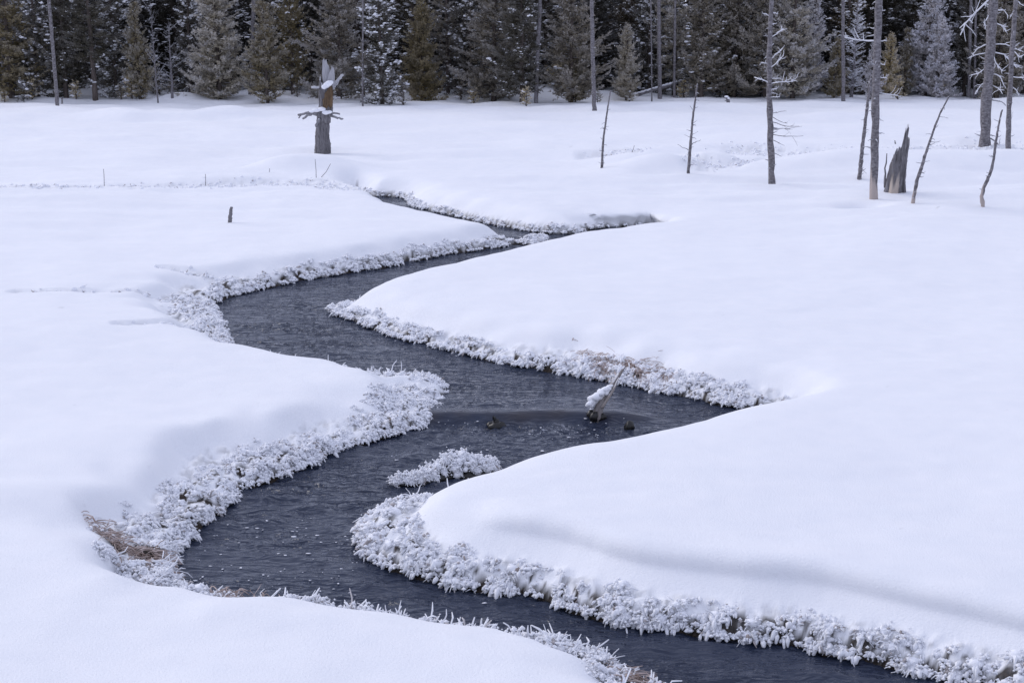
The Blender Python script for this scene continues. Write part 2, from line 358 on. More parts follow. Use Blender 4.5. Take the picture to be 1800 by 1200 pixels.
# gaussian-like mounds and pits of the snow: px, py, radius x, radius y (m), height
HUMPS = [(560,296,1.3,.9,.22),(500,300,.8,.5,.10),(985,392,.55,.5,.22),(500,470,.35,.3,.16),(985,603,.35,.3,.16),(1215,640,.5,.4,.12),
 (1150,300,1.2,.8,.16),(1235,290,1.4,.9,.2),(1100,285,1.,.7,.12),(1420,300,2.2,1.2,.15),(1640,300,3.2,1.6,.28),(1790,300,2,1.5,.15),
 (1517,362,.42,.3,-.30),(1530,380,.5,.18,.05),(1490,384,.8,.25,-.05),(1325,632,.8,.40,-.08),(1085,618,.5,.25,-.08),(200,168,1.6,.8,.5),(320,176,1,.6,.25),(255,208,1.8,.5,.16),(200,205,1.2,.4,.12),(365,206,1.2,.5,.16),(420,206,.9,.4,.18),(300,200,1.4,.4,.12),
 (640,205,1.2,.3,-.12),(790,252,1.6,.3,-.10),(1065,193,1.2,.4,.16),(1180,190,1.3,.4,.14),(665,168,2,1,.4),(960,170,2,1,.3),(1330,192,2.2,.5,.15),
 (120,880,1.0,.4,.10),(330,760,1.1,.5,.08),(560,720,.9,.35,.10),(1100,366,1.5,.9,-.17),(1700,250,1.5,.5,.1)]
HP = np.array([[*gp(a, b, 0)[:2], rx, ry, h*(1.7 if b < 310 else 1)] for a, b, rx, ry, h in HUMPS])
# shallow frosty swales: polyline, half width, depth
SWALES = [([(0,328),(70,327),(150,326),(260,325),(360,322),(470,320),(560,319),(610,331)], .5, .07),
 ([(1330,262),(1400,264),(1480,268),(1560,272),(1650,268),(1720,262),(1800,263),(1950,262)], 1.3, .14),
 ([(1230,302),(1300,298),(1360,287),(1440,286),(1520,281)], .5, .10),
 ([(1050,272),(1095,270),(1125,267)], .5, .12), ([(1150,291),(1220,294),(1290,301)], .28, .1),
 ([(30,512),(130,510),(210,508),(300,500),(340,505)], .14, .06), ([(210,570),(260,567),(320,560)], .12, .08), ([(285,467),(340,470),(430,470)], .12, .07)]
SWP = [(np.array([gp(a, b, 0)[:2] for a, b in pts]), w, d) for pts, w, d in SWALES]
BARE = [(1085,624,.42,.22),(235,966,.30,.22),(1120,1172,.16,.2),(450,1052,.3,.06)]
BP = np.array([[*gp(a, b, -.25)[:2], rx, ry] for a, b, rx, ry in BARE])
CREASES = [([(380,1075),(560,1090),(760,1125),(900,1165),(1010,1215)], .22, .05), ([(-60,880),(20,915),(110,960),(190,1010)], .25, .05), ([(380,740),(470,722),(560,712)], .16, .05)]
CRP = [(np.array([gp(a, b, 0)[:2] for a, b in pts]), w, h) for pts, w, h in CREASES]
def polyline_dist(P, x, y):
    D = np.full(x.shape, 1e9)
    for a, b in zip(P[:-1], P[1:]):
        e = b-a; t = np.clip(((x-a[0])*e[0]+(y-a[1])*e[1])/(e@e), 0, 1)
        D = np.minimum(D, np.hypot(x-a[0]-t*e[0], y-a[1]-t*e[1]))
    return D

def field(x, y, near=1.0):
    """open snow surface; near in 0..1 lets the drifts swell away from the banks"""
    h = near*(.095*fbm(x/5.5, y/5.5, 3, 3)+.17*fbm(x/8+3, y/2.2, 5, 3)*sstep(22, 36, y))+.018*fbm(x/1.3, y/.9, 8, 3)
    h = h+sstep(64, 72, y)*(.22*fbm(x/1.7, y/1.7, 12, 3)+.10)+sstep(70, 200, y)*6
    for P, w, a in CRP: h = h+a*np.exp(-(polyline_dist(P, x, y)/w)**2)
    for cx, cy, rx, ry, a in HP:
        h = h+a*np.exp(-(((x-cx)/rx)**2+((y-cy)/ry)**2))
    return h
def terrain(x, y):
    x = np.asarray(x, float); shp = x.shape; x = x.ravel(); y = np.asarray(y, float).ravel()
    D, PR, G = stream_sdf(x, y)
    L, W, hl, F, sz, md = PR.T
    f = field(x, y, .25+.75*sstep(.5, 3.0, D))
    rough = np.zeros_like(x)
    for P, w, d in SWP:
        q = polyline_dist(P, x, y)*(1+.35*perlin(x*1.3, y*1.3, 40)); k = 1-sstep(w*.55, w*1.25, q)
        f = f-d*k; rough = np.maximum(rough, k)
    f = f+rough*.035*fbm(x*4.5, y*4.5, 44, 3)
    uc = sstep(.15, .85, md-1)                   # undercut bank: a soft shelf, then a steep lip
    Lj = np.maximum(0, L*(1+.75*(1-uc)*perlin(x*1.5, y*1.5, 50)))
    d = np.maximum(D, 0)
    t = np.maximum(d-Lj, 0)/np.maximum(W, .05)
    led = ZW+hl*(1-np.exp(-d/.05))+.10*d+(.05*fbm(x*5, y*5, 51, 3)+.022*fbm(x*13, y*13, 53, 2))*sstep(0, .12, d)*np.clip(L*5, 0, 1)*(1-sstep(0, .5, t))
    pw = 1.15+.55*np.clip(md, 0, 1)
    s = 1-np.exp(-t**pw)
    tl = t*(1+.10*perlin(x*.8, y*.8, 52))
    s = s*(1-uc)+uc*(.22*(1-np.exp(-(t*2.2)**1.6))+.78*sstep(.15, 1.9, tl))
    z = led*(1-s)+f*s
    z = np.where(D < 0, np.maximum(ZW+D*1.5, ZW-.35), z)
    gaps = sstep(.05, .45, fbm(x*8, y*8, 55, 3, .6)+.5*perlin(x*1.6, y*1.6, 58))  # dead grass between frost lumps, also painting the shadow pockets there
    bare = (1-sstep(.02, .12, s))*np.where(D < 9, 1, 0)*np.clip(L*6, 0, 1)*gaps*(1-.8*sstep(.5, 1.05, d/np.maximum(Lj, .05)))
    bare = np.maximum(bare, 1-sstep(.02, .06+.03*perlin(x*9, y*9, 56), D))  # wet soil at the waterline, the undercut's shade painted in with it
    bare = np.maximum(bare, .16*rough*sstep(-.1, .4, fbm(x*5, y*5, 59, 3)))
    for cx, cy, rx, ry in BP[1:]:
        bare = np.maximum(bare, sstep(.35, .75, np.exp(-(((x-cx)/rx)**2+((y-cy)/ry)**2))+.35*fbm(x*6, y*6, 61, 3)))
    # snow lip leaning out over the wall, where the bank is undercut
    over = .12*uc*sstep(.45, .85, s)*(1-sstep(1.3, 3.6, tl))
    z = z+uc*.07*sstep(.6, 1, s)*(1-sstep(1.4, 4.4, tl))
    over = over+np.where((md > .5) & (md < 1.3) & (L < .12) & (W < .2), .22, 0)*sstep(.3, .7, s)*(1-sstep(1.5, 4, t))
    over = over*(.95+.12*perlin(x*.7, y*.7, 57))
    return z.reshape(shp), D.reshape(shp), bare.reshape(shp), rough.reshape(shp), G*over[:, None], Lj.reshape(shp)
def ground_z(x, y): return float(terrain(np.array([x]), np.array([y]))[0][0])
def on_ground(px, py):                         # a surveyed foot point, settled on the snow
    z = 0.0
    for k in range(4):
        p = gp(px, py, z); z = ground_z(p[0], p[1])
    p[2] = z; return p

def snow_field():
    rows = [-60, -40, -25, -15, -8, -3, 0, 2.5, 4, 5, 5.8]
    y = 6.4
    while y < 36: rows.append(y); y *= 1.0034
    while y < 82: rows.append(y); y *= 1.0075
    while y < 900: rows.append(y); y *= 1.09
    Y = np.array(rows)
    t = np.concatenate([-np.geomspace(12, .47, 24)[:-1], np.linspace(-.45, .45, 490), np.geomspace(.47, 12, 24)[1:]])
    X = np.maximum(np.abs(Y), 6.0)[:, None]*t[None]
    YY = np.repeat(Y[:, None], len(t), 1)
    Z, D, bare, rough, G, _ = terrain(X, YY)
    X = X-G[:, 0].reshape(X.shape); YY = YY-G[:, 1].reshape(X.shape)
    R, Cn = X.shape
    i = np.arange(R-1)[:, None]*Cn+np.arange(Cn-1)[None]
    F = np.stack([i, i+1, i+Cn+1, i+Cn], -1).reshape(-1, 4)
    me = mesh_np('snow_field', np.stack([X, YY, Z], -1).reshape(-1, 3), F, {'bare': bare.ravel()})
    tag(add('snow_field', me, M_SNOW), 'deep smooth snow covering the meadow on both sides of the stream', kind='structure')
snow_field()

# ------------------------------------------------------------------ water with the small drop over a sunken log
W0, W1 = gp(735, 738, ZW)[:2], gp(1110, 738, ZW)[:2]
def water_z(x, y):
    wy = W0[1]+(x-W0[0])/(W1[0]-W0[0])*(W1[1]-W0[1])+.10*perlin(x*1.1, x*0+2, 70)
    u = y-wy                                   # upstream is farther from the viewpoint
    inx = sstep(W0[0]-.8, W0[0]+.1, x)*(1-sstep(W1[0]-.3, W1[0]+.6, x))
    hump = .10*np.where(u > 0, np.exp(-(u/.9)**2), 1-sstep(0, .24, -u))*inx
    churn = np.where(u < .0, sstep(.10, .3, -u)*np.exp(-np.maximum(-u-.3, 0)/1.0), 0)*inx
    calm = np.where(np.abs(u) < .3, .25, 1.0)
    w = .020*fbm(x*2.0+.5*y, y*3.6, 60, 4, .55)*calm*(.6+.7*sstep(-.3, .4, fbm(x*.5, y*.6, 69, 2)))+.034*churn*fbm(x*5.5, y*8, 63, 3, .6)
    w = w+.016*np.exp(-((y-W0[1]+2.2)/1.6)**2)*fbm(x*4.2, y*7.5, 66, 3, .6)
    return ZW+hump+w, np.exp(-((u+.05)/.12)**2)*inx*np.clip(.5+.8*perlin(x*3, y*3, 71), 0, 1)*.7, churn*(.42+.7*perlin(x*2.6, y*2.6, 73)), np.exp(-((u+.02)/.22)**2)*inx
def water():
    Y = [6.3]
    while Y[-1] < 37: Y.append(Y[-1]*1.0027)
    Y = np.array(Y); t = np.linspace(-.47, .47, 680)
    X = Y[:, None]*t[None]; YY = np.repeat(Y[:, None], len(t), 1)
    Z, sh, ch, ca = water_z(X, YY); D, _, _ = stream_sdf(X, YY); D = D.reshape(X.shape)
    R, Cn = X.shape
    i = np.arange(R-1)[:, None]*Cn+np.arange(Cn-1)[None]
    F = np.stack([i, i+1, i+Cn+1, i+Cn], -1).reshape(-1, 4)
    F = F[(D.ravel()[F] < .35).any(1)]
    used = np.unique(F); mp = np.zeros(R*Cn, int); mp[used] = np.arange(len(used))
    V = np.stack([X, YY, Z], -1).reshape(-1, 3)[used]
    me = mesh_np('stream_water', V, mp[F], {'shallow': np.clip(sh.ravel()[used], 0, 1), 'churn': np.clip(ch.ravel()[used], 0, 1.2), 'calm': np.clip(ca.ravel()[used], 0, 1)})
    tag(add('stream_water', me, M_WATER), 'dark rippling stream winding in wide bends through the snow', kind='structure')
water()

# ------------------------------------------------------------------ hoar-frosted grass along the banks
def finger_params(base, out, n, rng, ln, rad, droop, K=4):
    """n frosted blades each from base, leaning along out"""
    t = np.linspace(0, 1, K)[None, :, None]
    ln = np.asarray(ln)[:, None, None]
    P = base[:, None]+out[:, None]*ln*t
    P[:, :, 2] -= np.asarray(droop)[:, None]*ln[:, :, 0]*(t[0, :, 0]**2)[None]
    P += rng.normal(0, .06, P.shape)*ln*t
    prof = np.array([.6, 1.05, 1.15, .65]) if K == 4 else np.array([.7, 1.15, .6])
    R = np.asarray(rad)[:, None]*prof[None]*rng.uniform(.75, 1.3, (n, K))
    return P, R
def frost_bank(name, label, ia, ib, dens, seed):
    rng = np.random.default_rng(seed); mb = MB()
    seg = RING[ia:ib]; ln = np.linalg.norm(np.roll(seg, -1, 0)[:-1, :2]-seg[:-1, :2], axis=1)
    T = []
    for k in range(len(seg)-1):
        L, F, sz, md = seg[k, 2], seg[k, 5], seg[k, 6], seg[k, 7]
        if F <= .02 or abs(seg[k, 0]) > seg[k, 1]*.45: continue
        L = max(0, L*(1+.75*float(perlin(seg[k, 0]*1.5, seg[k, 1]*1.5, 50))))
        n = rng.poisson(dens*1.12*ln[k]*F*(.08+L)*np.interp(seg[k, 1], [9, 16, 22, 32], [.9, .85, .65, .5])/(sz**1.6))
        tan = seg[k+1, :2]-seg[k, :2]; tan = tan/(np.linalg.norm(tan)+1e-9)
        for q in range(n):
            u = rng.random(); dd = -.02+(L+.07)*(u**1.25 if rng.random() < .62 else u*.22)
            nr = np.array([-tan[1], tan[0]])
            p = seg[k, :2]+(seg[k+1, :2]-seg[k, :2])*rng.random()
            T.append((p[0], p[1], nr[0], nr[1], dd, sz, L, md))
    T = np.array(T)
    # outward side: test which side is land
    test = stream_sdf(T[:, 0]+T[:, 2]*.06, T[:, 1]+T[:, 3]*.06)[0]
    sgn = np.where(test > 0, 1, -1)[:, None]
    nrm = T[:, 2:4]*sgn
    xy = T[:, :2]+nrm*T[:, 4:5]
    D = stream_sdf(xy[:, 0], xy[:, 1])[0]
    lump = fbm(xy[:, 0]*5.5, xy[:, 1]*5.5, 82, 2)
    keep = (D > -.04) & (np.min([((xy[:, 0]-cx)/rx)**2+((xy[:, 1]-cy)/ry)**2 for cx, cy, rx, ry in BP], axis=0) > rng.uniform(.1, 1.1, len(D))) & (rng.random(len(D)) < np.clip(.75+1.6*lump, .12, 1)); T, nrm, xy, D = T[keep], nrm[keep], xy[keep], D[keep]
    z = terrain(xy[:, 0], xy[:, 1])[0]; z = np.maximum(z, ZW+.03)
    nT = len(T); far = xy[:, 1] > 20
    lump = fbm(xy[:, 0]*5.5, xy[:, 1]*5.5, 82, 2)
    rs = T[:, 5]*rng.uniform(.014, .042, nT)*np.interp(xy[:, 1], [10, 20, 32], [1, 1.05, .95])*np.clip(1+1.1*lump, .6, 1.6)
    z = z+(np.clip(lump, 0, 1)*.025-.014)*np.clip(D*20, 0, 1)+.05*np.clip(1-T[:, 7], 0, 1)*np.clip(1.3-xy[:, 1]/16, 0, 1)
    patch = fbm(xy[:, 0]*1.1, xy[:, 1]*1.1, 80, 3)
    # snow pads on the tussocks
    m = rng.random(nT) < np.where(patch > -.1, .6, .35)*np.clip(T[:, 7], .25, 1)
    cen = np.stack([xy[:, 0], xy[:, 1], z+rs*.35], 1)
    put_blobs(mb, cen[m], np.stack([rs[m]*.95, rs[m]*.95, rs[m]*.55], 1), ICO2 if False else ICO1, .2, rng, brown=0)
    # small knobs of rime round and over each pad
    k = 11
    th = rng.random((nT, k))*2*np.pi; q = rng.random((nT, k))**.6; rr = rs[:, None]*q*1.7
    kc = np.stack([xy[:, :1]+rr*np.cos(th), xy[:, 1:2]+rr*np.sin(th), (z+rs*.25)[:, None]+rs[:, None]*(.75*(1-q*q)-.25+rng.normal(0, .22, (nT, k)))], -1).reshape(-1, 3)
    kr = (rng.uniform(.0055, .017, (nT, k))*np.interp(xy[:, 1], [10, 16, 24], [1, 1.2, 1.6])[:, None]*T[:, 5:6]**.7).ravel()
    put_blobs(mb, kc, np.stack([kr*rng.uniform(.8, 1.5, len(kr)), kr*rng.uniform(.8, 1.5, len(kr)), kr], 1), OCTA, .25, rng, brown=(rng.random(len(kr)) < .04)*.6)
    # frosted fingers radiating from the tussock, drooping over the water
    k = 3
    nF = nT*k; rep = np.repeat(np.arange(nT), k)
    th = rng.random(nF)*2*np.pi
    out = np.stack([np.cos(th)*.8-nrm[rep, 0]*.45, np.sin(th)*.8-nrm[rep, 1]*.45, rng.uniform(-.05, .85, nF)], 1)
    out /= np.linalg.norm(out, axis=1, keepdims=True)
    base = np.stack([xy[rep, 0], xy[rep, 1], z[rep]+rs[rep]*.1], 1)+out*rs[rep][:, None]*.45+rng.normal(0, .012, (nF, 3))
    thin = rng.random(nF) < .55
    lnf = rs[rep]*rng.uniform(.5, 1.1, nF)*np.where(thin, 1.7, 1); rad = np.where(thin, .0042, .0075)*np.interp(xy[rep, 1], [10, 16, 24], [1, 1.15, 1.6])*rng.uniform(.7, 1.4, nF)*T[rep, 5]
    fat = ~thin
    out[fat] = out[fat]*.45-np.concatenate([nrm[rep], np.zeros((nF, 1))], 1)[fat]*.9+np.array([0, 0, .25]); out /= np.linalg.norm(out, axis=1, keepdims=True)
    lnf = np.where(fat, rs[rep]*rng.uniform(.9, 1.6, nF), lnf); rad = np.where(fat, rad*1.75, rad)
    P, R = finger_params(base, out, nF, rng, lnf, rad, np.where(fat, rng.uniform(.6, 1.2, nF), rng.uniform(.1, .9, nF)), 3)
    brn = .10+.35*sstep(.1, .6, fbm(xy[:, 0]*.9, xy[:, 1]*.9, 84, 3))
    br = (rng.random(nF) < brn[rep]*np.where(thin, 1.3, .2))*rng.uniform(.35, .85, nF)
    put_tubes(mb, P, R, 4, .15, rng, brown=br)
    # upright frosted stalks, mostly at hidden near banks where they stand above the crest
    st = np.where((T[:, 7] < .5) & (rng.random(nT) < .16) | (rng.random(nT) < .008))[0]
    if len(st):
        k = 4; rep = np.repeat(st, k); nS = len(rep)
        out = np.stack([rng.normal(0, .6, nS)-.3*nrm[rep, 0], rng.normal(0, .6, nS)-.3*nrm[rep, 1], rng.uniform(.3, 1, nS)], 1)
        out /= np.linalg.norm(out, axis=1, keepdims=True)
        base = np.stack([xy[rep, 0], xy[rep, 1], z[rep]], 1)
        P, R = finger_params(base, out, nS, rng, rng.uniform(.06, .20, nS), np.where(far[rep], .008, .0048)*rng.uniform(.7, 1.5, nS), rng.uniform(0, .6, nS))
        put_tubes(mb, P, R, 5, .2, rng, brown=(rng.random(nS) < .1)*.5)
    o = add(name, mb.mesh(name), M_FROST)
    tag(o, label, 'frosted grass', kind='stuff')
    return o
ICO0 = (np.array([[0, .5257, .8507], [0, -.5257, .8507], [0, .5257, -.8507], [0, -.5257, -.8507], [.5257, .8507, 0], [-.5257, .8507, 0], [.5257, -.8507, 0], [-.5257, -.8507, 0], [.8507, 0, .5257], [.8507, 0, -.5257], [-.8507, 0, .5257], [-.8507, 0, -.5257]]), None)
def _icofaces():
    bm = bmesh.new()
    for v in ICO0[0]: bm.verts.new(v)
    r = bmesh.ops.convex_hull(bm, input=bm.verts); bm.verts.index_update()
    F = np.array([[v.index for v in f.verts] for f in bm.faces]); bm.free(); return F
ICO0 = (ICO0[0], _icofaces())
# where along the ring each surveyed point falls
def ring_at(px, py, z=ZW):
    p = gp(px, py, z)[:2]; return int(np.argmin(np.linalg.norm(RING[:, :2]-p, axis=1)))
NB = len(RING)
i_n3 = ring_at(572, 541); i_h2 = ring_at(1372, 712); i_end = ring_at(2500, 1370)
i_s0 = ring_at(2100, 1560); i_s4 = ring_at(300, 998); i_s3 = ring_at(796, 697); i_s2 = ring_at(372, 532)
DENS = 470
frost_bank('frosted_grass', 'rime-covered grass along the far bank of the distant upper bend', 0, i_n3, DENS*.8, 11)
frost_bank('frosted_grass', 'white frosted grass fringe under the central snow peninsula, beside the brown dry patch', i_n3, i_h2, DENS, 12)
frost_bank('frosted_grass', 'thick knobbly frosted grass at the foot of the near right snow bank', i_h2, i_end, DENS*1.15, 13)
frost_bank('frosted_grass', 'spiky frosted grass poking up behind the nearest snow crest at bottom left', i_s0, i_s4, DENS*1.9, 14)
frost_bank('frosted_grass', 'broad band of frosted grass along the left bank, wider than any other', i_s4, i_s3, DENS, 15)
frost_bank('frosted_grass', 'frosted grass round the leftmost bend of the stream', i_s3, i_s2, DENS, 16)
frost_bank('frosted_grass', 'even frosted fringe along the far side below the little broken post', i_s2, NB, DENS*.9, 17)

# low frosted islet standing in the water
def islet():
    rng = np.random.default_rng(31); mb = MB()
    c = [(700,842,.05,.03),(720,841,.07,.05),(742,838,.09,.08),(765,832,.13,.12),(790,825,.17,.20),(815,824,.17,.2),(838,822,.14,.14),(860,818,.1,.09)]
    base = gp(790, 838, ZW)
    for px, py, w, h in c:
        p = gp(px, py+8, ZW); n = int(16+200*w)
        th = rng.random(n)*2*np.pi; r = np.sqrt(rng.random(n))
        x = p[0]+np.cos(th)*r*w*.9; y = p[1]+np.sin(th)*r*w*.9; zz = ZW+.02+h*(1-r*r)*rng.uniform(.7, 1.05, n)
        put_blobs(mb, np.stack([x, y, zz], 1), rng.uniform(.018, .045, n), ICO1, .2, rng, brown=0)
        kk = n*9; q = rng.integers(0, n, kk)
        put_blobs(mb, np.stack([x[q], y[q], zz[q]+.012], 1)+rng.normal(0, .026, (kk, 3)), rng.uniform(.006, .017, kk), OCTA, .25, rng, brown=0)
        m = n*2; q = rng.integers(0, n, m)
        d = np.stack([np.cos(th[q])*r[q]+rng.normal(0, .5, m), np.sin(th[q])*r[q]+rng.normal(0, .5, m), rng.uniform(.1, .9, m)], 1); d /= np.linalg.norm(d, axis=1, keepdims=True)
        P, R = finger_params(np.stack([x[q], y[q], zz[q]], 1), d, m, rng, rng.uniform(.03, .09, m), rng.uniform(.004, .009, m), rng.uniform(.2, .8, m), 3)
        put_tubes(mb, P, R, 3, .2, rng, brown=(rng.random(m) < (.3 if px > 800 else .05))*.7)
    o = empty('grass_islet', base, 'small hump of frosted grass standing alone in the water', 'frosted grass')
    add('frosted_blades', mb.mesh('frosted_blades', off=base), M_FROST, o)
    mb = MB(); pts = np.array([gp(a, b+9, ZW) for a, b, _, _ in c]); w = np.array([k[2] for k in c])
    put_tubes(mb, pts[None], (w*.8)[None], 9, .12, rng, flat=.55)
    add('earth_core', mb.mesh('earth_core', off=base), M_WET, o)
islet()

# bare dry grass showing in hollows of the banks
def dry_patch(label, poly_px, n, lean, seed, zoff=.0, settle=0, ln=(.10, .24), brown=True, rad=.0032):
    rng = np.random.default_rng(seed); mb = MB()
    pp = np.array(poly_px, float); pts = []
    lo, hi = pp.min(0), pp.max(0)
    while len(pts) < n:
        q = lo+(hi-lo)*rng.random(2); ins = False
        for a, b in zip(pp, np.roll(pp, -1, 0)):
            if (a[1] > q[1]) != (b[1] > q[1]) and q[0] < a[0]+(q[1]-a[1])/(b[1]-a[1])*(b[0]-a[0]): ins = not ins
        if ins: pts.append(q)
    pts = np.array(pts)
    b = gp(pts[:, 0], pts[:, 1], -.25)
    for _ in range(settle):
        zz = terrain(b[:, 0], b[:, 1])[0]; b = np.array([gp(p[0], p[1], z) for p, z in zip(pts, zz)])
    b = b[stream_sdf(b[:, 0], b[:, 1])[0] > .02]; n = len(b)
    b[:, 2] = np.maximum(terrain(b[:, 0], b[:, 1])[0], ZW+.02)+zoff
    d = np.stack([rng.normal(lean[0], .7, n), rng.normal(lean[1], .7, n), rng.uniform(.02, .42, n)], 1); d /= np.linalg.norm(d, axis=1, keepdims=True)
    P, R = finger_params(b, d, n, rng, rng.uniform(*ln, n), rng.uniform(.7, 1.5, n)*rad, rng.uniform(.3, .9, n))
    put_tubes(mb, P, R, 4, 0, rng)
    tag(add('dry_grass', mb.mesh('dry_grass'), M_DRYGRASS), label, 'dry grass', kind='stuff')
dry_patch('brown dry grass bared in the hollow of the central snow peninsula', [(1005,612),(1060,604),(1150,612),(1185,630),(1150,645),(1050,640)], 1500, (.3, -.2), 41, ln=(.07, .18), settle=3, rad=.0026)
dry_patch('brown dry grass at the left end of the nearest bend', [(145,938),(200,935),(240,955),(300,965),(290,1000),(220,985),(165,965)], 520, (.4, .1), 42)
dry_patch('pinkish dry grass tuft spilling beside the snow at the bottom edge', [(1070,1140),(1120,1140),(1170,1180),(1190,1205),(1100,1205)], 420, (.5, .2), 43, .04, 0, (.12, .26))
dry_patch('thin line of dry grass just behind the nearest snow crest', [(360,1040),(460,1045),(560,1058),(560,1068),(440,1058)], 260, (0, .1), 44, .04)

# ------------------------------------------------------------------ dead standing wood
def taper(a, b, n): return np.linspace(a, b, n)
def stick(mb, pts, r0, r1, S=8, n=9, wob=.0, jit=.06, rng=RNG, pale=0, frost=0, K=None):
    p = poly(pts, K or n)
    if wob: p[1:-1] += rng.normal(0, wob, p[1:-1].shape)
    put_tubes(mb, p[None], taper(r0, r1, len(p))[None], S, jit, rng, pale=pale, frost=frost)
def snag(name, label, cat, path, w0, w1, branches=(), group=None, mat=None, stubs=0, seed=1, pale=0.0, ext=0.0, depth_lean=0.0, S=10, curve=True):
    """path: foot first, then points up the stem; widths in photograph pixels; ext carries the stem on above the picture"""
    rng = np.random.default_rng(seed)
    foot = on_ground(*path[0]); Y = foot[1]; s = 1/ppm(foot)
    pts = [foot-np.array([0, 0, .25])]+[foot]+[dp(a, b, Y+depth_lean*(path[0][1]-b)*s) for a, b in path[1:]]
    pts = np.array(pts)
    if ext: d = pts[-1]-pts[-2]; pts = np.concatenate([pts, [pts[-1]+d/np.linalg.norm(d)*ext]])
    o = empty(name, foot, label, cat, group)
    n = 40; p = poly(pts, n); p[2:-1, :2] += rng.normal(0, w0*s*.035, (n-3, 2))
    rad = taper(w0*s/2, w1*s/2, n)*(1+.06*rng.normal(0, 1, n)); rad[:3] *= np.array([1.25, 1.15, 1.05])
    mb = MB(); V, q, t, nv = tubes(p[None], rad[None], S, .09, rng)
    hgt = V[:, 2]-foot[2]; ang = np.arctan2(V[:, 1]-p[0, 1], V[:, 0]-p[0, 0])
    pl = 1-sstep(pale*.9, pale*1.0, hgt+.16*np.sin(ang*2+seed)+.12*np.sin(ang*5)) if pale > 0 else np.zeros(len(V))
    mb.put(V, q, pale=pl, frost=0); mb.f3.append(t)
    add('trunk', mb.mesh('trunk', off=foot), mat or M_SNAG, o)
    for br in branches:                        # (points, start width, end width, frost, number of twigs)
        bp, bw0, bw1, fr, tw = br; tw = int(tw*(2.2 if fr > .5 else 1))
        k = len(bp); yy = Y+np.cumsum(np.concatenate([[0], rng.normal(0, .18, k-1)]))
        b3 = np.array([dp(a, b, yv) for (a, b), yv in zip(bp, yy)])
        mb = MB(); stick(mb, b3, bw0*s/2, bw1*s/2, 5, max(6, k*2), .006, .12, rng, frost=fr)
        c = poly(b3, 20)
        for q_ in range(tw):
            i = rng.integers(6, 19); a = c[i]; d = c[i]-c[i-3]; d = d/(np.linalg.norm(d)+1e-9)
            d = d+np.array([rng.normal(0, .5), rng.normal(0, .5), rng.normal(.2, .6)]); d /= np.linalg.norm(d)
            l = rng.uniform(.12, .38)*np.linalg.norm(c[-1]-c[0])
            stick(mb, [a, a+d*l*.5, a+d*l+np.array([0, 0, rng.uniform(-.05, .08)])], bw1*s/2*.95, bw1*s/2*.5, 4, 5, .006, .15, rng, frost=fr)
        add('branch', mb.mesh('branch', off=foot), M_SNAG, o)
    if stubs:
        mb = MB(); c = poly(pts[1:], 200); rr = taper(w0*s/2, w1*s/2, 200)
        for k in range(stubs):
            i = rng.integers(8, 196); th = rng.random()*6.28; l = rng.uniform(.05, .2)*(w0*s/.2)**.5
            d = np.array([math.cos(th), math.sin(th), rng.uniform(-.2, .4)])
            stick(mb, [c[i], c[i]+d*(rr[i]+l*.5), c[i]+d*(rr[i]+l)+np.array([0, 0, rng.uniform(-.05, .05)])], .25*rr[i]+.004, .004, 4, 4, 0, .1, rng, frost=rng.random()*.5)
        add('branch_stubs', mb.mesh('branch_stubs', off=foot), M_SNAG, o)['kind'] = 'stuff'
    return o
fr = .9
snag('dead_pole', 'bare grey pole leaning left at the left edge of the meadow', 'dead tree', [(101,187),(95,110),(86,0)], 6.5, 5.5, stubs=10, seed=2, ext=3)
snag('broken_stick', 'short dark stick standing beside the foot of the leaning left pole', 'stick', [(109,184),(109,172)], 3, 2.4, seed=3)
snag('dead_pole', 'bare grey trunk at forest edge right of the broad frosted pine', 'dead tree', [(440,171),(443,90),(446,0)], 7, 5.5, [([(443,45),(428,38)],1.6,.8,.7,1),([(443,62),(430,60)],1.4,.8,.7,0),([(444,70),(462,80)],1.4,.8,.5,1)], stubs=16, seed=4, ext=3)
snag('dead_pole', 'bare pale trunk standing alone in mid meadow, leftmost of three', 'dead tree', [(942,182),(945,100),(950,0)], 8, 6, stubs=14, seed=5, ext=3)
snag('dead_pole', 'bare grey trunk with the lowest foot of the three in mid meadow', 'dead tree', [(1045,192),(1042,100),(1040,0)], 8, 5.5, stubs=18, seed=6, ext=3)
snag('dead_pole', 'straight grey trunk in front of the snowy fallen log', 'dead tree', [(1160,177),(1159,90),(1158,0)], 7.5, 5.5, [([(1160,66),(1168,65)],1.4,.8,.9,0)], stubs=14, seed=7, ext=3)
snag('dead_pole', 'thin bare trunk between two snags, behind the frosted cross branch', 'dead tree', [(1483,177),(1482,90),(1482,0)], 6.5, 5, stubs=8, seed=8, ext=3)
